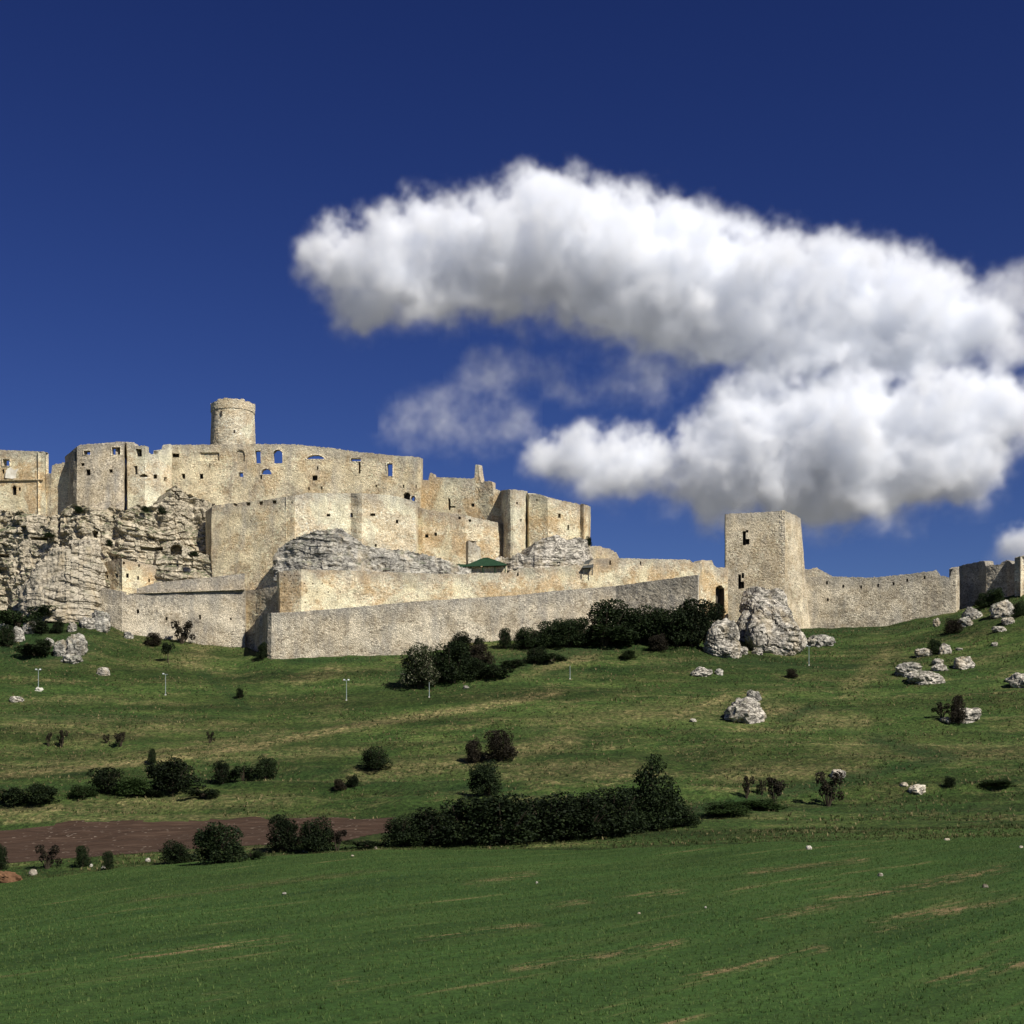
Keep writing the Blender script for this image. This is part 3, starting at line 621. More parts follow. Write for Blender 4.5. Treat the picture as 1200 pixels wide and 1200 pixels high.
# green shelter, stone pier and grey lean-to behind the middle wall
sh = empty('shelter', P(570, 674, 402)); tag(sh, 'dark green roofed timber shelter with posts on the middle wall', 'shelter')
mb = MB(); rid = [P(567, 654.5, 404), P(572, 654.5, 404)]; ev = [P(544, 664, 401.5), P(593, 662.5, 401.5)]; eb = [P(546, 663, 407), P(594, 662, 407)]
mb.slab([ev[0], ev[1], rid[1], rid[0]], (0, .15, .25)); mb.slab([eb[1], eb[0], rid[0], rid[1]], (0, -.15, .25)); mb.slab([ev[1], eb[1], rid[1]], (.2, 0, .2)); mb.slab([eb[0], ev[0], rid[0]], (-.2, 0, .2))
mb.build('roof', M['green_roof'], sh)
mb = MB(); mb.slab([P(514, 672, 400), P(542, 672, 400), P(548, 662, 404), P(520, 662.5, 404)], (0, .1, .25)); mb.slab([P(514,672,400), P(520,662.5,404), P(519,673,404)], (.2,0,0)); mb.build('lower_roof', M['green_roof'], sh)
mb = MB(); mb.slab([P(548, 680, 403.6), P(594, 680, 403.6), P(594, 663.8, 403.6), P(548, 664.6, 403.6)], (0, .6, 0)); mb.build('rear_wall', M['pale'], sh)
for k in (552, 566, 580, 592): MB().tube([P(k, 678, 402), P(k, 662.5, 402)], .16).build('post', M['green_roof'], sh)
castle('stone_pier', 'single upright stone pier standing behind the green shelter', 'pier', [(545.5,408),(549,403.5),(562,404.5),(564,408)], [(545.5,635),(549,633.5),(556,637),(564,642)], [(545.5,685),(564,685)], M['pale'], (), CW, seed=26, jag=.4, batter=.04)
ln = empty('lean_to', P(690, 668, 404)); tag(ln, 'small dark grey lean-to roof under the rightmost castle block', 'lean-to')
mb = MB(); mb.slab([P(682.5, 665.5, 402.5), P(695.5, 665, 402.5), P(695.5, 655, 408), P(686, 658, 408)], (0, .1, .2)); mb.build('roof', M['grey_roof'], ln)
MB().tube([P(684, 674, 403), P(684, 665, 403)], .15).build('post', M['grey_roof'], ln); MB().tube([P(694, 674, 403), P(694, 665, 403)], .15).build('post', M['grey_roof'], ln)

# ------------------------------------------------------------------ cliffs and rocks
def cliff_fn(seed, amp=1.0):
    def f(X, Y, Z):
        wz = Z + .10 * X + 3.2 * fbm(X / 14, Y / 14, Z / 14, 3, seed)
        ledge = np.abs(((wz / 4.6) % 1.0) - .35); ledge2 = ((wz / 1.9 + .4 * vn(X / 6, 0, Z / 6, seed + 2)) % 1.0)
        big = fbm(X / 13, Y / 13, Z / 22, 4, seed + 3); rid = 1 - np.abs(fbm(X / 4.5, Y / 4.5, Z / 6.5, 4, seed + 5)) * 2
        cell = vn(np.floor(X / 2.4 + .30 * Z / 2.4 + 1.1 * fbm(X / 4, Y / 4, Z / 4, 2, 9)), 0, np.floor(wz / 2.1 + .9 * fbm(X / 3, 0, Z / 3, 2, 19)), seed + 8) * (amp > .7)
        gully = np.clip(np.abs(vn(X / 9 + .12 * Z / 9, 0, Z / 40, seed + 11)) * 3.2, 0, 1)
        lm = np.clip(.5 + 1.6 * vn(X / 11, Y / 11, Z / 9, seed + 14), 0, 1)
        return amp * (3.0 * big + 1.0 * rid + 1.7 * lm * (1 - ledge) - .6 * lm * ledge2 + .6 * cell + 1.5 * gully + .55 * fbm(X / 1.3, Y / 1.3, Z / 1.1, 3, seed + 6) + .8 * (1 - 2.4 * np.abs(fbm(X / 5.0 + Z / 9, Y / 5.0, Z / 2.2 - X / 9, 3, seed + 16)))) - 1.5 * amp
    return f
def cliff(name, label, path, top, bot, mat, seed, amp=1.0, batter=.25, jag=1.5, thick=7, wins=()):
    o = wall(name, path, top, bot, mat, None, thick=thick, batter=batter, step=.9, jag=jag, seed=seed, wins=wins, rec=4.0, cliff=cliff_fn(seed, amp), origin=base_of(path, bot))
    return tag(o, label, 'cliff')
cliff('cliff', 'long layered pale cliff beneath the left castle wing and bastion', [(-70,424),(0,422),(60,419),(100,414),(150,414.5),(205,420),(252,423)],
      [(-70,596),(0,598),(40,603),(60,606),(72,604),(80,596),(90,590),(104,594),(118,598),(132,594),(148,600),(160,592),(172,596),(186,589),(196,578),(206,570),(218,578),(246,588),(252,590)], [(-70,740),(130,735),(180,715),(252,705)], M['cliff'], 41, 1.0, .26, wins=[(-4,12,650,654,'blind'),(108,115,622,631,'blind','arch'),(40,58,631,634,'blind')])
cliff('cliff', 'steep pale slab of cliff leaning left of the little gun house', [(22,411),(32,404),(45,402),(80,401),(106,403),(114,407),(124,413)],
      [(22,690),(40,668),(52,652),(66,643),(90,640),(108,634),(118,640),(124,655)], [(22,730),(60,728),(124,735)], M['slab'], 42, .62, .34, jag=4)
cliff('cliff', 'undercut rock shelf with dark hollows between the bastion and brown wall', [(120,413),(150,410),(190,409.5),(220,411),(262,414),(300,411)],
      [(120,652),(132,644),(150,642),(168,638),(186,640),(210,637),(224,646),(240,650),(262,655),(286,648),(300,652)], [(120,712),(300,710)], M['cliff'], 43, .75, .16, wins=[(166,191,641.5,646,'blind'),(200,215,639,651,'blind','arch'),(140,150,653,656,'blind')])
cliff('rock_outcrop', 'grey jagged rock outcrop bulging below the broad pale castle wall', [(322,401),(345,396),(390,394),(430,397),(480,401),(520,404),(552,406)],
      [(322,655),(328,644),(340,634),(358,626),(385,620),(402,620),(414,630),(425,638),(440,642),(460,644),(490,648),(520,656),(540,664),(552,668)], [(322,682),(345,676),(552,680)], M['outcrop'], 44, .6, .35)
cliff('rock_outcrop', 'pale broken rock under the rightmost castle block', [(566,409),(600,408.5),(640,406.5),(680,409),(696,416)],
      [(566,664),(585,652),(596,655),(608,648),(618,652),(626,636),(640,630),(652,626),(664,634),(676,630),(686,632),(692,646),(696,664)], [(566,676),(600,668),(696,668)], M['boulder'], 45, .55, .3)

def ico(sub):
    import bmesh
    bm = bmesh.new(); bmesh.ops.create_icosphere(bm, subdivisions=sub, radius=1)
    V = np.array([v.co[:] for v in bm.verts]); Fc = [[v.index for v in f.verts] for f in bm.faces]; bm.free(); return V, Fc
ICO = {s: ico(s) for s in (3, 4, 6)}
def rock(name, label, cx, r0, r1, wpx, mat, seed, group=None, sub=4, deep=.8, tilt=0, Y=None, strata=.35, cat='rock', sharp=1.0):
    """boulder spanning photo rows r0..r1, sunk a little into the ground"""
    g = on_ground(cx, r1) if Y is None else P(cx, r1, Y)
    Yd = g[1]; wd = wpx / F * Yd / 2; h = (r1 - r0) / F * Yd
    V, Fc = ICO[sub]; V = V.copy()
    s = seed * 3.1
    V = np.sign(V) * np.abs(V) ** .85
    big = sub > 4
    d = 1 + .48 * sharp * fbm(V[:,0]*1.3 + s, V[:,1]*1.3, V[:,2]*1.3, 4, seed) + .10 * sharp * vn(V[:,0]*5+s, V[:,1]*5, V[:,2]*5, seed+1) + .05 * sharp * vn(V[:,0]*13+s, V[:,1]*13, V[:,2]*13, seed+1)
    wz = V[:,2]*3.4 + V[:,0] * (.8 + tilt) + .5 * fbm(V[:,0]*2+s, V[:,1]*2, V[:,2]*2, 3, seed + 2)
    d -= strata * .24 * (np.abs((wz % 1.0) - .5) < .13) * sharp * np.clip(.5 + 2.2 * vn(V[:,0]*2.2+s, V[:,1]*2.2, V[:,2]*2.2, seed+6), 0, 1)
    if big:
        d = 1 + .42 * fbm(V[:,0]*1.15 + s, V[:,1]*1.15, V[:,2]*1.15, 2, seed) + .10 * fbm(V[:,0]*3.4 + s, V[:,1]*3.4, V[:,2]*3.4, 3, seed + 4) + .025 * vn(V[:,0]*16, V[:,1]*16, V[:,2]*16, seed)
        cl = np.abs(fbm(V[:,0]*1.3 + s, V[:,1]*1.3, V[:,2]*2.6 + V[:,0] * tilt * 2, 3, seed + 9)); d -= .22 * np.clip(1 - cl / .035, 0, 1)
        lm = np.clip(2.0 * vn(V[:,0]*1.8+s, V[:,1]*1.8, V[:,2]*1.8, seed+6), 0, 1); d -= .08 * lm * (np.abs((wz * 1.5 % 1.0) - .5) < .16)
        d *= 1 - .22 * np.clip(-V[:,2] - .1, 0, 1)
    V = V * d[:, None]
    V[:, 2] = (V[:, 2] + .55) / 1.5
    V = V * np.array([wd, wd * deep, h]); V[:, 2] -= .10 * h
    V = V + g + np.array([0, wd * deep * .5, 0])
    o = mesh_obj(name, V, Fc, mat, None, g)
    return tag(o, label, cat, group)
BR = 'white boulders below the square tower'
rock('boulder', 'huge overhanging white boulder right under the square tower', 911, 702, 764, 66, M['boulder'], 1, BR, 6, .8, sharp=.62)
rock('boulder', 'rounded striped white boulder at the lower left of the tower rocks', 848, 726, 770, 46, M['boulder'], 2, BR, 6, .8, .3, sharp=.62)
rock('boulder', 'tall sloping rock leaning on the square tower foot behind the huge boulder', 899, 680, 740, 54, M['boulder'], 3, BR, 6, .8, .5, Y=406, sharp=.7)
rock('boulder', 'narrow grey rock wedged between the two big tower boulders', 873, 715, 768, 26, M['outcrop'], 4, BR, 6, .9, .3, Y=398, sharp=.7)
rock('boulder', 'low flat white stone lying just beneath the tower boulders on the left', 869, 757, 767, 14, M['boulder'], 5, BR, 4)
rock('boulder', 'low rounded white stone lying beneath the overhang of the huge boulder', 888, 759, 767, 12, M['boulder'], 6, BR, 4)
RK = 'rocks scattered over the grassy slope'
rocks = [
 (874,815,845,44,'B','lone jagged grey-white rock in the middle of the right grassy slope'), (884,808,822,16,'O','thin rock blade rising behind the lone jagged slope rock'),
 (823,782,792,24,'B','flat pale rock just below left of the tower boulders'), (843,783,791,9,'O','small round rock beside the flat pale rock below the tower boulders'),
 (1066,776,792,32,'O','dark-sided rock at the left of the right slope cluster'), (1084,786,801,40,'B','long low white rock at the front of the right slope cluster'),
 (1083,759,769,20,'B','pale rock left of the small dark bush on the right slope'), (1109,754,766,14,'B','pale rock right of the small dark bush on the right slope'),
 (1100,772,779,13,'B','small white rock at the upper middle of the right slope cluster'), (1102,778,786,16,'B','small pale rock at the centre of the right slope cluster'),
 (1131,768,783,24,'B','white block of rock lying alone right of the slope cluster'), (1124,759,762,8,'B','tiny white stone above the lone white block on the right slope'),
 (1136,828,846,30,'B','pale rock behind the dark upright bush on the right slope'), (1112,840,847,16,'B','low pale stone left of the dark upright bush on the right slope'),
 (1198,788,806,26,'B','white rock cut off by the right picture edge'), (1186,793,800,12,'O','grey stone touching the rock at the right picture edge'),
 (982,901,911,17,'B','small grey rock above the right leafless bush'), (1076,919,930,20,'B','smooth white boulder at the bottom of the right slope'),
 (1060,917,922,9,'B','small flat stone up left of the smooth white boulder'),
 (963,742,757,30,'O','dark rough rocks below the right curtain wall'), (1098,725,734,9,'O','grey stone below the curtain wall near its right end'),
 (1182,723,731,14,'B','white stone under the corner wall, upper of two'), (1172,733,740,16,'B','white stone under the corner wall, lower of two'), (1166,752,757,7,'B','tiny white stone below the corner wall'),
 (1176,704,722,26,'O','grey rock at the foot of the shaded corner wall'), (1140,712,726,22,'O','mossy rock among bushes below the corner wall'), (1132,722,734,16,'O','grey stone beside the curtain wall corner'),
 (88,742,768,24,'O','big grey block of rock on the slope below the left cliff'), (71,750,768,18,'O','mossy rock left of the big grey block below the left cliff'),
 (82,766,777,24,'O','crumbled grey stones below the big grey block'), (102,722,736,18,'B','pale rock at the left end of the rubble under the gun house'),
 (116,714,738,24,'O','grey rubble piled against the left end of the bailey wall'), (84,728,740,9,'B','upright pale stone among the bushes below the left cliff'),
 (108,692,708,14,'B','white block stuck in the cliff foot under the gun house'), (18,733,752,16,'O','brownish rock among dark bushes at the left edge'), (3,730,738,12,'B','pale stone at the far left edge under the cliff'),
 (34,726,742,16,'O','rounded brown rock below the leaning cliff slab'), (56,748,758,12,'O','small grey rock in the left scrub'), (120,781,791,15,'B','small white stones on the open slope below the bailey wall'),
 (18,815,822,14,'B','flat white stone low on the left slope'), (45,805,810,9,'C','concrete block at the foot of the leftmost lamp post'), (65,720,728,12,'B','pale stone just under the leaning cliff slab'),
 (812,842,846,8,'B','tiny pale stone left of the lone jagged slope rock'), (546,803,807,6,'B','tiny pale stone near the middle lamp posts'),
 (150,741,748,12,'O','low stone at the foot of the bailey wall')]
for k, (cx, r0, r1, wd, m, lb) in enumerate(rocks):
    rock('rock', lb, cx, r0, r1, wd, M[{'B': 'boulder', 'O': 'outcrop', 'C': 'concrete'}[m]], 20 + k, RK, 4, .8)
FS = 'white stones lying on the crop field'
for k, (cx, r0, r1, wd, lb) in enumerate([(948,989,996,9,'white stone on the crop edge below the right leafless bush'), (1032,1021,1027,9,'white stone right of centre on the upper crop field'), (1155,1034,1041,9,'white stone near the right edge of the crop field'),
   (333,1044,1049,7,'white stone on the dark track line across the crop'), (1110,981,985,9,'flat pale stone on the grass strip above the right crop field'), (749,1068,1072,5,'tiny pale stone in the middle of the crop field'),
   (629,1032,1036,4,'tiny pale stone left of centre on the crop field'), (827,1061,1065,4,'tiny white stone right of centre in the crop'), (440,991,995,5,'small white stone on the verge beside the big hedge'), (413,1001,1004,5,'small white stone at the crop edge below the twin bushes'),
   (38,1016,1026,13,'round white stone beside the orange soil heap'), (173,1003,1010,8,'pale stone on the verge left of the large field bush'), (107,1011,1016,6,'white stone between two small verge bushes'), (358,994,999,10,'flat pale stone under the twin field bushes'), (121,1013,1018,7,'grey stone left of the third small verge bush'), (1197,990,994,6,'tiny white stone on the crop at the right picture edge')]):
    rock('field_stone', lb, cx, r1 - (r1 - r0) * .75, r1, wd * .75, M['boulder'], 90 + k, FS, 3, .8, sharp=.5, cat='stone')
rock('soil_heap', 'heap of orange clay soil at the left end of the crop field verge', 4, 1021, 1035, 34, M['soilpile'], 130, None, 4, .7, strata=0, cat='soil heap', sharp=1.0)

# ------------------------------------------------------------------ lamp posts
def lamp(px, r0, r1, head, lb):
    g = on_ground(px, r1); h = (r1 - r0) / F * g[1]
    r = empty('lamp_post', g); tag(r, lb, 'lamp post', 'thin pale lamp posts across the slope')
    MB().tube([g - np.array([0,0,.5]), g + np.array([0,0,h])], (.10, .06), 8).build('pole', M['pole'], r)
    MB().box(g + np.array([0,0,.1]), (.35,.35,.25)).build('footing', M['concrete'], r)
    if head:
        a = MB().box(g + np.array([0,0,h - .1]), (1.1,.09,.09)).build('crossarm', M['pole'], r)
        for s in ((-1,) if head == 1 else (-1, 1)):
            c = g + np.array([s * .5, -.1, h + .05]); hd = MB().box(c, (.45,.3,.32), .2*s).build('floodlight', M['pole'], r)
            MB().box(c + np.array([0,-.17,0]), (.36,.04,.26), .2*s).build('lamp_glass', M['lampglass'], hd)
lamp(45, 785, 808, 2, 'leftmost thin lamp post on the slope below the cliff')
lamp(194, 790, 815, 1, 'thin lamp post on the slope below the bailey wall')
lamp(406, 797, 821, 2, 'thin twin-headed lamp post below the lowest outer wall')
lamp(503, 800, 818, 0, 'headless thin post in front of the flowering bush')
lamp(668, 780, 796, 0, 'short headless post below the row of wall bushes')
lamp(948, 757, 780, 1, 'thin lamp post on the slope below the right curtain wall')

# ------------------------------------------------------------------ shrubs and trees (unit prototypes, scaled per plant)
def leaf_mesh(name, pts, nrm, size, mat, rs):
    n = len(pts); a = rs.normal(size=(n, 3)); a += nrm * .5; a /= np.linalg.norm(a, axis=1)[:, None]
    t = np.cross(a, rs.normal(size=(n, 3))); t /= np.linalg.norm(t, axis=1)[:, None]; b = np.cross(a, t)
    s = (size * rs.uniform(.6, 1.4, n))[:, None]
    V = np.stack([pts - t*s*.5, pts + b*s*.42, pts + t*s*.6, pts - b*s*.42], 1).reshape(-1, 3)
    me = bpy.data.meshes.new(name); me.from_pydata(V.tolist(), [], np.arange(4*n).reshape(n, 4).tolist()); me.update()
    at = me.attributes.new('leafr', 'FLOAT', 'FACE'); at.data.foreach_set('value', rs.uniform(0, 1, n).astype(np.float32))
    me.materials.append(mat); return me
def crown_pts(lobes, n, rs, shell=.55):
    out = []; nr = []; vol = np.array([l[3]*l[4]*l[5] for l in lobes]) ** .75; cnt = (vol / vol.sum() * n).astype(int)
    for (x, y, z, a, b, c), m in zip(lobes, cnt):
        d = rs.normal(size=(m, 3)); d /= np.linalg.norm(d, axis=1)[:, None]
        r = rs.uniform(0, 1, m) ** (1 / 3) * (1 - shell) + shell * rs.uniform(.75, 1.06, m)
        bump = 1 + .40 * fbm(d[:,0]*2.5 + x*9, d[:,1]*2.5 + y*9, d[:,2]*2.5 + z*9, 3, 3)
        out.append(np.array([x, y, z]) + d * (r * bump)[:, None] * np.array([a, b, c])); nr.append(d)
    p = np.concatenate(out); q = np.concatenate(nr); keep = p[:, 2] > .0
    gaps = fbm(p[:,0]*5, p[:,1]*5, p[:,2]*5, 2, 17) > -.28
    return p[keep & gaps], q[keep & gaps]
def proto(kind, seed):
    rs = np.random.RandomState(seed); V = MB(); lobes = []
    if kind in ('shrub', 'blossom', 'brown', 'light'):
        for k in range(11):
            a = rs.uniform(0, 6.28); r = rs.uniform(.05, .32); z = rs.uniform(.3, .86) - r * .35
            s = rs.uniform(.14, .25); lobes.append((r*math.cos(a), r*math.sin(a), z, s, s, s * rs.uniform(.8, 1.1)))
        lobes.append((0, 0, .40, .36, .36, .38)); n, sz = 8500, .034
        for k in range(4): a = k * 1.6 + rs.uniform(0, .5); lobes.append((.3*math.cos(a), .3*math.sin(a), .2, .2, .2, .2))
    elif kind == 'low':
        for k in range(14): s = rs.uniform(.1, .2); lobes.append((rs.uniform(-.36,.36), rs.uniform(-.3,.3), rs.uniform(.15,.6), s, s, s * 1.7))
        n, sz = 3600, .05
    elif kind == 'sparse':
        for k in range(13): a = rs.uniform(0, 6.28); r = rs.uniform(.08, .4); s = rs.uniform(.08, .15); lobes.append((r*math.cos(a), r*math.sin(a), rs.uniform(.25, .88), s, s, s * 1.3))
        n, sz = 1500, .055
    elif kind == 'conic':
        for k in range(26):
            z = .08 + .85 * k / 26; r = .46 * (1 - z) ** .75; a = rs.uniform(0, 6.28)
            lobes.append((r*.6*math.cos(a), r*.6*math.sin(a), z, r*.62 + .04, r*.62 + .04, .075))
        lobes.append((0,0,.3,.26,.26,.3)); lobes.append((.02,0,.62,.2,.2,.26)); n, sz = 6500, .038
    elif kind == 'tree':
        for (x, z, q) in ((0,.88,.12),(-.04,.78,.18),(.06,.74,.16),(-.14,.64,.18),(.12,.62,.2),(0,.55,.26),(-.24,.47,.2),(.2,.44,.24),(.32,.36,.18),(-.32,.36,.18),(0,.35,.34),(-.25,.22,.26),(.28,.2,.26),(.4,.24,.14),(0,.14,.36)):
            for k in range(3): lobes.append((x + rs.uniform(-.08,.08), rs.uniform(-.2,.2) * (1 - z * .6), z + rs.uniform(-.04,.04), q*.8, q*.8, q*.5))
        n, sz = 9500, .03
    elif kind == 'sapling':
        for k in range(8): a = rs.uniform(0, 6.28); r = rs.uniform(0, .22); lobes.append((r*math.cos(a), r*math.sin(a), rs.uniform(.5,.85), .2, .2, .16))
        n, sz = 1400, .06
    p, q = crown_pts(lobes, n, rs)
    mat = M[{'blossom': 'blossom', 'brown': 'leaf_brown', 'light': 'leaf_light', 'sparse': 'leaf_brown', 'low': 'leaf'}.get(kind, 'leaf')]
    cm = leaf_mesh('foliage', p, q, sz, mat, rs)
    if kind in ('tree', 'sapling'):
        V.tube([(0,0,-.04), (.01,0,.3), (0,.01,.6), (0,0,.88)], (.035, .026, .016, .006), 7)
        for k in range(10):
            a = rs.uniform(0, 6.28); z = rs.uniform(.2, .7) if kind == 'tree' else rs.uniform(.4,.7); L = .3 * (1 - z) + .06; V.tube([(0,0,z), (L*math.cos(a), L*math.sin(a), z + .08)], (.012, .003), 5)
    else:
        for k in range(10):
            a = rs.uniform(0, 6.28); L = rs.uniform(.12, .36); h = rs.uniform(.45, .8)
            V.tube([(.04*math.cos(a), .04*math.sin(a), -.05), (L*.5*math.cos(a), L*.5*math.sin(a), h*.5), (L*math.cos(a+.2), L*math.sin(a+.2), h)], (.022, .014, .004), 5)
    tm = bpy.data.meshes.new('stems'); tm.from_pydata(V.v, [], V.f); tm.update(); tm.materials.append(M['bark'])
    return cm, tm
PROTO = {}
for kd, ns in (('shrub', 4), ('blossom', 1), ('brown', 2), ('light', 2), ('low', 2), ('sparse', 3), ('tree', 1), ('sapling', 1)):
    PROTO[kd] = [proto(kd, 100 + 7*i + len(kd)) for i in range(ns)]
NM = {'tree': ('bushy_tree', 'tree', 'crown', 'trunk'), 'sapling': ('sapling', 'tree', 'crown', 'trunk')}
_cnt = [0]
def plant(kind, px, row, wpx, hpx, label, group=None, Y=None):
    cm, tm = PROTO[kind][_cnt[0] % len(PROTO[kind])]; _cnt[0] += 1
    g = on_ground(px, row) if Y is None else P(px, row, Y); s = wpx / F * g[1]; h = hpx / F * g[1]
    nm, cat, a, b = NM.get(kind, ('shrub', 'bush', 'foliage', 'stems'))
    r = empty(nm, g); tag(r, label, cat, group); r.rotation_euler = (0, 0, random.uniform(0, 6.28)); r.scale = (s * 1.18, s * 1.18, h * 1.15)
    for n_, me in ((a, cm), (b, tm)):
        o = bpy.data.objects.new(n_, me); COL.objects.link(o); o.parent = r
    return r
G1 = 'dark bushes along the foot of the outer wall'; G2 = 'bushes of the big dark hedge'; G3 = 'bushes on the terraced slope'; G4 = 'bushes along the ploughed field verge'
G5 = 'scrub below the left cliff'; G6 = 'bushes at the foot of the bailey wall'; G7 = 'bushes on the right slope'
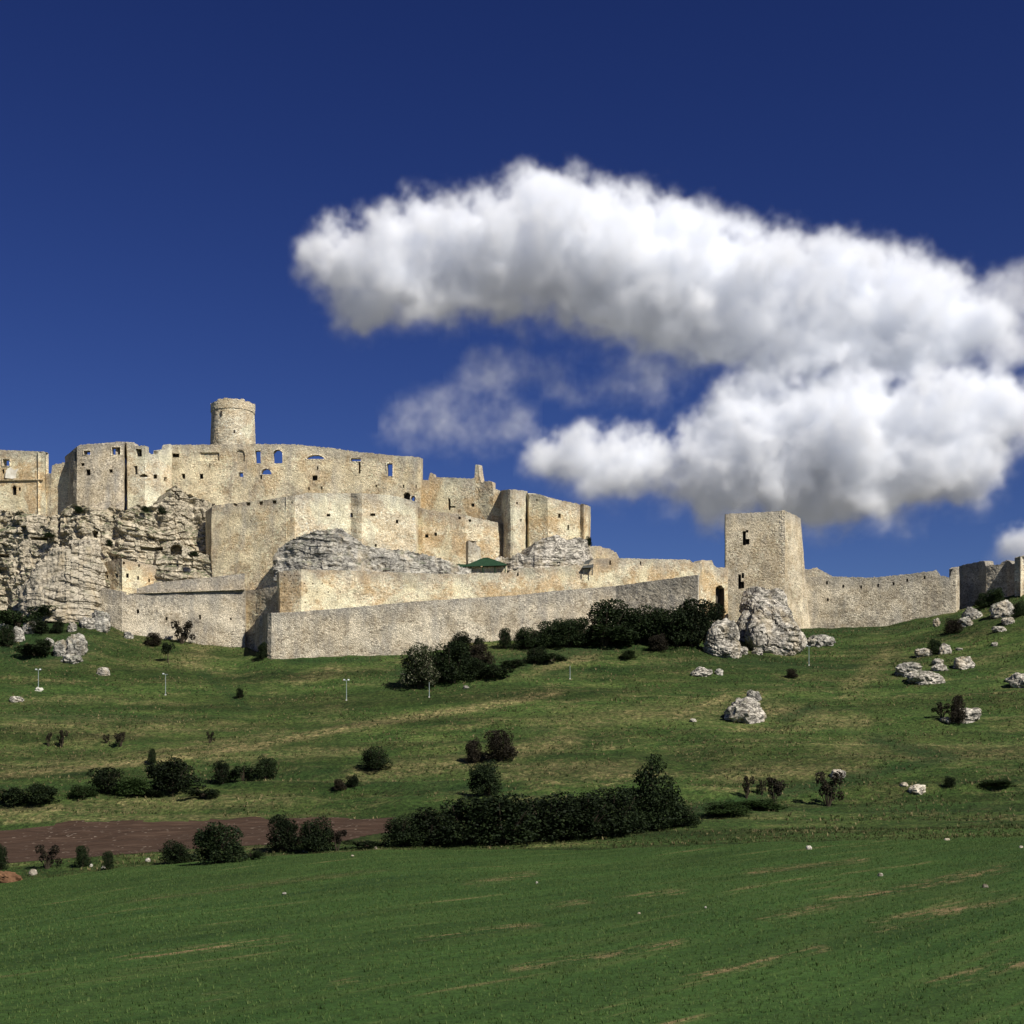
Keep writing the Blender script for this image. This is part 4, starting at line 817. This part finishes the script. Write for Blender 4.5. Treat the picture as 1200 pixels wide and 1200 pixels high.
for a in [
 ('blossom',492,806,46,46,'cream-flowering thorn bush behind the headless lamp post',G1), ('shrub',530,800,50,44,'dark bush touching the flowering thorn bush on its right',G1), ('shrub',556,796,34,24,'low dark bush at the lower right of the flowering thorn clump',G1),
 ('shrub',540,764,32,23,'rounded dark bush against the outer wall above the thorn clump',G1), ('shrub',561,764,15,19,'narrow bush against the outer wall right of the rounded one',G1), ('brown',562,779,34,22,'brownish bush between thorn clump and outer wall',G1),
 ('shrub',592,760,17,22,'small upright bush starting the wall row from the left',G1), ('shrub',617,760,36,26,'second bush of the wall row from the left',G1), ('shrub',650,758,38,34,'third bush of the wall row, rising taller than the second',G1),
 ('shrub',680,758,40,31,'bush in the middle of the wall row left of the tallest',G1), ('shrub',714,755,56,48,'tallest bush of the wall row',G1), ('shrub',752,753,50,42,'bush right of the tallest one in the wall row',G1),
 ('low',706,757,74,26,'dense undergrowth at the foot of the tallest wall bush',G1), ('shrub',735,753,44,36,'bush squeezed between the tallest wall bush and its right neighbour',G1), ('shrub',666,758,40,28,'low bush squeezed behind the third and middle wall bushes',G1), ('shrub',634,760,36,24,'low bush between the second and third wall bushes',G1), ('shrub',773,752,46,40,'bush filling the gap right of the tallest wall bushes',G1), ('shrub',811,757,46,50,'bush between the outer wall end and the gateway bush',G1), ('shrub',512,800,36,34,'dark bush pressed behind the flowering thorn bush',G1), ('low',570,795,50,16,'dark undergrowth right of the thorn clump',G1), ('shrub',793,757,50,50,'dark bush under the right end of the outer wall',G1), ('shrub',830,748,38,38,'dark bush blocking the foot of the arched gateway',G1), ('brown',772,763,24,21,'low brownish bush in front of the right wall bushes',G1),
 ('shrub',628,778,28,20,'low bush lying below the second bush of the wall row',G1), ('shrub',578,793,14,16,'tiny bush right of the flowering thorn clump',G1), ('light',736,772,20,9,'low light green shrub on grass below the tallest wall bush',G1),
 ('shrub',434,767,12,16,'single small bush alone against the outer wall',G1), ('shrub',858,722,18,14,'small dark bush at the left foot of the square tower',G1), ('shrub',884,692,8,9,'tiny tuft on the rock leaning on the square tower',G1), ('low',648,775,30,10,'flat dark scrub below the third wall bush',G1), ('low',600,782,34,10,'flat dark scrub right of the thorn clump',G1),
 ('shrub',472,992,52,38,'left end bush of the big dark hedge',G2), ('shrub',508,990,74,45,'second bush from the left in the big hedge',G2), ('shrub',548,990,82,51,'third bush from the left in the big hedge',G2), ('shrub',594,989,88,54,'hedge bush directly below the round green bush',G2),
 ('shrub',640,986,92,57,'hedge bush in the middle of the big hedge',G2), ('shrub',686,982,88,54,'broad hedge bush left of the one beside the ragged tree',G2), ('shrub',724,978,68,50,'hedge bush touching the ragged tree on its left',G2), ('shrub',762,972,62,46,'bush swallowing the foot of the dark ragged tree',G2), ('shrub',800,968,44,26,'low right end bush of the big hedge',G2),
 ('tree',764,972,66,80,'dark ragged tree rising from the right end of the big hedge',None),
 ('light',850,955,60,14,'low green scrub directly right of the big hedge',G2), ('light',892,948,62,12,'low green scrub under the leafless bushes right of the hedge',G2),
 ('low',14,944,40,24,'dark hedge bush on the terrace at the left picture edge',G3), ('shrub',46,942,44,24,'dark hedge bush second from the left picture edge on the terrace',G3), ('shrub',128,930,46,28,'dark rounded terrace bush left of the large green one',G3), ('light',96,934,34,14,'light low bush left of the rounded terrace bush',G3), ('light',156,932,46,20,'light low bush between two dark terrace bushes',G3),
 ('shrub',202,928,64,40,'large green bush on the left terrace',G3), ('shrub',178,896,11,17,'tiny upright bush above the large green terrace bush',G3), ('shrub',260,919,22,25,'small dark bush right of the large green terrace bush',G3), ('low',286,915,36,20,'scrubby bush between two small dark terrace bushes',G3), ('shrub',311,912,26,27,'small dark round bush ending the terrace row',G3), ('low',238,935,42,12,'low grassy scrub below the terrace row',G3), ('low',180,934,34,10,'low scrub beneath the large green terrace bush',G3),
 ('shrub',439,902,38,27,'lone wide dark bush in the middle of the slope',G3), ('shrub',414,923,16,15,'small dark bush below left of the lone wide bush',G3), ('brown',398,926,16,12,'small brownish bush at the left of a little pair',G3), ('brown',556,894,22,30,'brownish upright bush above the round green bush',G3), ('brown',587,891,38,32,'wide brownish bush right of the upright brownish one',G3), ('shrub',570,932,40,42,'round green bush standing above the big hedge',G3),
 ('sparse',57,875,8,16,'thin twiggy bush at the left of a pair low on the left slope',G3), ('sparse',72,876,14,18,'twiggy bush at the right of a pair low on the left slope',G3), ('sparse',125,871,9,9,'tiny twiggy bush left of another on the left slope',G3), ('sparse',141,875,16,17,'twiggy brown bush above the left terrace',G3), ('sparse',246,871,10,12,'twiggy bush above the small dark terrace bush',G3), ('shrub',281,818,10,11,'tiny dark bush on the open slope below the bailey wall',G3),
 ('shrub',0,1020,20,32,'dark bush cut by the left picture edge above the soil heap',G4), ('sparse',55,1018,28,25,'open twiggy bush first in the small verge row',G4), ('shrub',97,1016,18,23,'small bush second in the small verge row',G4), ('shrub',127,1019,15,20,'small bush third in the small verge row',G4), ('shrub',207,1012,38,27,'medium bush left of the large field bush',G4), ('shrub',256,1012,66,50,'large dark field bush in front of the ploughed soil',G4), ('low',296,1008,22,12,'low bush clinging to the right of the large field bush',G4),
 ('shrub',332,998,42,40,'left one of the twin dark bushes beside the ploughed soil',G4), ('shrub',368,999,46,42,'right one of the twin dark bushes beside the ploughed soil',G4), ('sparse',395,997,20,24,'thin bush right of the twin dark bushes',G4), ('low',430,993,40,9,'low green scrub between the twin bushes and big hedge',G4),
 ('shrub',4,712,34,36,'dark bush at the left picture edge beneath the cliff',G5), ('low',20,735,44,22,'dark low scrub at the left edge under the cliff',G5), ('low',60,724,50,15,'dark scrub along the foot of the leaning cliff slab',G5), ('shrub',98,716,24,20,'dark bush beside the white block under the gun house',G5), ('shrub',8,757,24,22,'bush low at the left edge below the brown rock',G5), ('shrub',46,742,26,16,'small dark bush in the middle of the left scrub',G5), ('low',42,768,42,14,'flat dark scrub at the bottom of the left rocks',G5), ('shrub',68,742,16,14,'little bush above the big grey block',G5), ('low',24,706,30,26,'green scrub climbing the cliff foot at left',G5), ('shrub',118,717,18,12,'dark bush under the left corner of the bailey wall',G5), ('shrub',52,762,20,14,'little bush left of the mossy rock below the cliff',G5),
 ('sparse',213,754,26,23,'twiggy bush against the bailey wall',G6), ('shrub',237,754,15,20,'dark small bush right of the twiggy one at the bailey wall',G6), ('light',286,753,34,26,'bright green bush at the right end of the bailey wall',G6), ('light',263,754,10,14,'tiny green bush left of the bright green one',G6), ('brown',180,757,22,14,'brown low bush at the left foot of the bailey wall',G6), ('shrub',308,772,14,18,'dark bush in the corner left of the outer wall end',G6), ('sapling',197,777,17,22,'tiny round sapling on the slope above a lamp post',None),
 ('brown',1116,742,22,18,'dark brown bush below the right end of the curtain wall',G7), ('shrub',1152,712,20,15,'bush among rocks under the shaded corner wall',G7), ('light',1168,708,20,20,'green bush against the shaded corner wall',G7), ('shrub',1194,722,16,18,'dark bush at the foot of the sunlit wall end',G7), ('shrub',1094,767,18,19,'small dark bush between two pale rocks',G7), ('brown',1122,848,20,30,'dark upright bush growing before a pale rock',G7), ('sparse',1104,842,22,16,'twiggy scrub left of the dark upright bush',G7), ('shrub',1135,700,14,12,'dark bush at the left end of the shaded corner wall',G7),
 ('sparse',875,936,16,23,'thin leafless bush first of three right of the hedge',G7), ('sparse',893,932,12,15,'tiny leafless bush second of three right of the hedge',G7), ('sparse',908,943,26,31,'taller leafless bush third of three right of the hedge',G7), ('sparse',970,945,32,36,'dark leafless bush alone right of the three',G7), ('shrub',1112,923,14,13,'small dark bush right of the smooth white boulder',G7), ('brown',928,795,14,10,'faint brown scrub below the right lamp post',G7), ('light',1170,922,40,8,'low scrub at the right foot of the slope',G7),
 ('shrub',112,575,9,5,'green tuft at the foot of the tall bastion',None), ]:
    if a[5].startswith('green tuft at the foot'): continue
    plant(*a)

G8 = 'tufts growing on the cliff ledges'
for px, row, w_, h_, Y, lb in ((93,601,13,8,411.6,'green tuft on the cliff crown right under the tall bastion'), (58,630,14,7,410.5,'flat green tuft in the middle of the left cliff'), (190,603,12,9,413.5,'bush on the rock below the ruined house'),
     (170,600,9,7,411,'small tuft on the cliff edge below the ruined house'), (24,606,14,7,417.5,'green tuft on the cliff crown below the plastered wing'), (228,652,12,7,405,'dark tuft beside the hollow in the rock shelf'),
     (128,640,10,7,405.5,'tuft in the gully above the gun house'), (205,585,10,10,423,'ivy-like bush against the palace wall foot'), (690,640,8,12,413,'dark bush at the right corner of the rightmost block')):
    plant('shrub', px, row, w_, h_, lb, G8, Y)

# ------------------------------------------------------------------ rough grass tussocks (uncountable)
def tussocks(name, n, ok, hmin, hmax, mats, seed, ymin, ymax, k=5):
    rs = np.random.RandomState(seed); pts = []
    Y = np.sqrt(rs.uniform(ymin**2, ymax**2, n)); px = rs.uniform(-60, 1260, n); x = (px - 600) / F * Y
    m = ok(px, x, Y, rs); x, Y = x[m], Y[m]; z = ground_z(x, Y); n = len(x)
    V = []; h = rs.uniform(hmin, hmax, n)
    base = np.stack([x, Y, z - .05], -1)
    allV = []
    for j in range(k):
        a = rs.uniform(0, 6.28, n); d = np.stack([np.cos(a), np.sin(a), np.zeros(n)], -1); s = np.stack([-np.sin(a), np.cos(a), np.zeros(n)], -1)
        b = base + d * (.25 * h * rs.uniform(0, 1, n))[:, None]; hh = (h * rs.uniform(.6, 1.2, n))[:, None]; wd = (h * .16)[:, None]
        tip = b + d * hh * .45 + np.array([0, 0, 1]) * hh
        allV.append(np.stack([b - s*wd, b + s*wd, tip], 1))
    V = np.concatenate(allV).reshape(-1, 3)
    o = mesh_obj(name, V, np.arange(len(V)).reshape(-1, 3), mats[0])
    for m_ in mats[1:]: o.data.materials.append(m_)
    mi = np.tile(rs.randint(0, len(mats), n), k); o.data.polygons.foreach_set('material_index', mi.astype(np.int32))
    return o
def grassm(name, c1, c2): return plain(name, c1, c2, .7)
gm = [grassm('green_grass_blades', (.026,.043,.010), (.05,.07,.019)), grassm('olive_grass_blades', (.045,.054,.017), (.08,.08,.03)), grassm('dry_grass_blades', (.14,.125,.055), (.25,.205,.10))]
def hill_ok(px, x, Y, rs):
    inpl = (Y > 201) & (Y < 241) & (px < 465)
    yb = np.interp(px, PXS, C_Yb)
    return (~inpl) & (Y < yb - 1) & (vn(x / 9, Y / 6, 0, 77) + .6 * rs.uniform(-1, 1, len(x)) > .05)
o = tussocks('meadow_grass', 60000, hill_ok, .22, .6, gm, 5, 191, 435)
tag(o, 'rough tussocky grass growing over the castle hill', 'grass', kind='stuff')
def verge_ok(px, x, Y, rs): return (Y > 189 + 1.2 * vn(x / 5, 0, 0, 4)) & ((Y < 203) | (px > 470))
o = tussocks('verge_grass', 7000, verge_ok, .15, .4, gm[:2], 6, 187, 208)
tag(o, 'taller green grass on the strip above the crop field', 'grass', kind='stuff')
cm_ = [grassm('crop_blades', (.028,.054,.011), (.044,.076,.017)), grassm('crop_blades_pale', (.055,.09,.02), (.085,.115,.035))]
o = tussocks('crop_plants', 150000, lambda px, x, Y, rs: (Y < 188), .10, .24, cm_, 8, 45, 189, 3)
tag(o, 'short green crop shoots covering the foreground field', 'crop', kind='stuff')

# ------------------------------------------------------------------ clouds: real volumes far behind the hill
CY = 5200.0
def fft_noise(shape, vox, slope, lo, seed):
    rs = np.random.RandomState(seed); a = np.fft.rfftn(rs.normal(size=shape).astype(np.float32))
    kx = np.fft.fftfreq(shape[0], vox[0])[:, None, None]; ky = np.fft.fftfreq(shape[1], vox[1])[None, :, None]; kz = np.fft.rfftfreq(shape[2], vox[2])[None, None, :]
    kk = np.sqrt(kx**2 + ky**2 + kz**2) + 1e-9; a *= 1 / (kk**2 + (1 / lo)**2) ** (slope / 2)
    r = np.fft.irfftn(a, s=shape); return r / r.std()
def cloud(label, blobs, seed, dens=.05, vox=2.4, amp=.44, thr=.27, soft=.86, depth=1.0, base=True):
    B = np.array(blobs, float); B[:, 1] += 19; B[:, 2] *= 1.05; B[:, 3] *= 1.13
    x0, x1 = (B[:,0]-B[:,2]).min() - 24, (B[:,0]+B[:,2]).max() + 24; r0, r1 = (B[:,1]-B[:,3]).min() - 24, (B[:,1]+B[:,3]).max() + 24
    dm = B[:, 3].max() * 1.3 * depth + 10
    nx, nz, ny = int((x1-x0)/vox), int((r1-r0)/vox), max(10, int(2*dm/(vox*1.6)))
    m = CY / F
    X = np.linspace(x0, x1, nx)[:, None, None]; Yd = np.linspace(-dm, dm, ny)[None, :, None]; Rw = np.linspace(r1, r0, nz)[None, None, :]   # z upward
    n1 = fft_noise((nx, ny, nz), (vox, vox*1.6, vox), 3.3, 60, seed); n2 = fft_noise((nx, ny, nz), (vox, vox*1.6, vox), 2.6, 20, seed + 1)
    keep = np.ones((nx, ny, nz), np.float32)
    for b in B:
        st = b[4] if len(b) > 4 else 1.0
        q = ((X - b[0]) / b[2])**2 + (Yd / (min(b[2], b[3]) * 1.25 * depth))**2 + ((Rw - b[1]) / b[3])**2
        keep *= 1 - .80 * st * np.exp(-1.15 * q).astype(np.float32)
    fld = 1 - keep
    kz = max(2, int(38 / vox)); low = np.zeros_like(fld); low[:, :, kz:] = fld[:, :, :-kz]
    d = np.clip((fld + amp * (.36 * n1 + .24 * n2) * np.clip(fld * 2.2, 0, 1) - thr) / soft, 0, 1)
    e = np.ones_like(d); 
    for ax, n in ((0, nx), (1, ny), (2, nz)):
        t = np.minimum(np.arange(n), np.arange(n)[::-1]) / 5.0; sh = [1,1,1]; sh[ax] = n; e = e * np.clip(t, 0, 1).reshape(sh)
    bs = np.clip((low + .10 * n1 * (fld > .1) - .16) / .66, 0, 1); bs = bs * bs * (3 - 2 * bs)
    if not base: bs = np.full_like(fld, .8)
    d = (d**2.0 * e * dens * (.035 + .965 * bs**1.3)).astype(np.float32)
    mn = np.array([(x0-600)*m, -dm*m, (HZ-r1)*m]); mx = np.array([(x1-600)*m, dm*m, (HZ-r0)*m])
    gxx, gyy, gzz = np.meshgrid(np.linspace(mn[0], mx[0], nx), np.linspace(mn[1], mx[1], ny), np.linspace(mn[2], mx[2], nz), indexing='ij')
    cen = (mn + mx) / 2; half = (mx - mn) / 2
    me = bpy.data.meshes.new('cloud'); me.vertices.add(nx*ny*nz)
    me.vertices.foreach_set('co', (np.stack([gxx, gyy, gzz], -1).reshape(-1, 3) - cen).astype(np.float32).ravel())
    at = me.attributes.new('density', 'FLOAT', 'POINT'); at.data.foreach_set('value', d.ravel())
    me.update()
    o = bpy.data.objects.new('cloud', me); COL.objects.link(o); o.location = (cen[0], CY + cen[1], cen[2]); tag(o, label, 'cloud', 'white clouds over the castle hill', 'structure')
    ng = bpy.data.node_groups.new('cloud_volume', 'GeometryNodeTree'); ng.interface.new_socket('Geometry', in_out='INPUT', socket_type='NodeSocketGeometry'); ng.interface.new_socket('Geometry', in_out='OUTPUT', socket_type='NodeSocketGeometry')
    N = ng.nodes; Lk = ng.links.new; gi = N.new('NodeGroupInput'); go = N.new('NodeGroupOutput'); vc = N.new('GeometryNodeVolumeCube')
    vc.inputs['Min'].default_value = tuple(-half); vc.inputs['Max'].default_value = tuple(half)
    for nm, v in (('Resolution X', nx), ('Resolution Y', ny), ('Resolution Z', nz)): vc.inputs[nm].default_value = v
    ps = N.new('GeometryNodeInputPosition'); a = N.new('ShaderNodeVectorMath'); a.operation = 'ADD'; a.inputs[1].default_value = tuple(half); Lk(ps.outputs[0], a.inputs[0])
    b = N.new('ShaderNodeVectorMath'); b.operation = 'MULTIPLY'; b.inputs[1].default_value = tuple(np.array([nx-1, ny-1, nz-1]) / (2*half)); Lk(a.outputs[0], b.inputs[0])
    sp = N.new('ShaderNodeSeparateXYZ'); Lk(b.outputs[0], sp.inputs[0])
    def mt(op, p, q):
        n = N.new('ShaderNodeMath'); n.operation = op
        for s, v in ((0, p), (1, q)):
            if isinstance(v, bpy.types.NodeSocket): Lk(v, n.inputs[s])
            else: n.inputs[s].default_value = v
        return n.outputs[0]
    rd = [mt('ROUND', sp.outputs[i], 0) for i in range(3)]
    ix = mt('ADD', mt('ADD', mt('MULTIPLY', rd[0], ny*nz), mt('MULTIPLY', rd[1], nz)), rd[2])
    na = N.new('GeometryNodeInputNamedAttribute'); na.data_type = 'FLOAT'; na.inputs['Name'].default_value = 'density'
    si = N.new('GeometryNodeSampleIndex'); si.data_type = 'FLOAT'; si.domain = 'POINT'; si.clamp = True
    Lk(gi.outputs[0], si.inputs['Geometry']); Lk(na.outputs[0], si.inputs['Value']); Lk(ix, si.inputs['Index']); Lk(si.outputs[0], vc.inputs['Density'])
    sm = N.new('GeometryNodeSetMaterial'); sm.inputs['Material'].default_value = M['cloud']; Lk(vc.outputs[0], sm.inputs['Geometry']); Lk(sm.outputs[0], go.inputs[0])
    md = o.modifiers.new('volume', 'NODES'); md.node_group = ng
    me.materials.append(M['cloud'])
    return o
cmt = bpy.data.materials.new('cloud_vapour'); cmt.use_nodes = True; t = cmt.node_tree
for n in list(t.nodes):
    if n.type == 'BSDF_PRINCIPLED': t.nodes.remove(n)
pv = t.nodes.new('ShaderNodeVolumePrincipled'); pv.inputs['Color'].default_value = (.974, .983, 1, 1); pv.inputs['Density'].default_value = 1.0; pv.inputs['Density Attribute'].default_value = 'density'  # bluish scatter colour puts the cool tone of shaded bases into the vapour
pv.inputs['Anisotropy'].default_value = -.25
t.links.new(pv.outputs[0], t.nodes['Material Output'].inputs['Volume']); M['cloud'] = cmt
import os
if not os.environ.get('NOCLOUD'):
    cloud('long arching upper white cloud, the largest in the sky', [(395,285,48,48),(425,330,52,52),(480,270,66,52),(500,320,80,52),(560,290,80,62),(620,270,60,60),(660,262,62,62),(690,300,95,80),(760,300,80,72),(800,340,90,62),(860,335,80,62),(930,335,80,66),(1000,350,85,66),(1060,345,66,56),(960,395,130,42),(1110,375,56,44),(1150,372,50,40),(960,418,120,34),(740,360,90,34),(560,330,80,36)], 3)
    cloud('lower white cloud with flat grey base above the square tower', [(868,480,52,58),(925,490,80,64),(1000,490,85,68),(1080,490,85,66),(1150,478,62,62),(1196,492,36,38),(950,545,110,40),(1060,535,100,40),(720,520,72,40),(655,515,46,26),(790,540,90,44),(880,560,110,44),(960,575,120,44),(1060,560,100,40),(690,545,70,36)], 5)
    cloud('thin ragged wisps hanging left of the lower cloud', [(480,478,48,36,1.0),(540,482,60,38,1.0),(600,480,40,30,1.0),(570,430,46,24,.92),(640,418,54,26,.95),(705,428,50,32,1.0),(765,425,60,42,1.05),(570,398,34,18,.85)], 7, dens=.006, soft=.9, amp=.42, thr=.26, base=False)
    cloud('small white cloud puff low at the right picture edge', [(1184,626,30,30),(1205,616,34,40),(1225,630,34,30)], 9)
    cloud('pale torn cloud shred at the right end of the upper cloud', [(1165,340,40,36,.95),(1200,325,46,38,1.0),(1185,385,42,36,.9),(1150,400,50,30,.9)], 11, dens=.012, soft=.9, amp=.5, base=False)
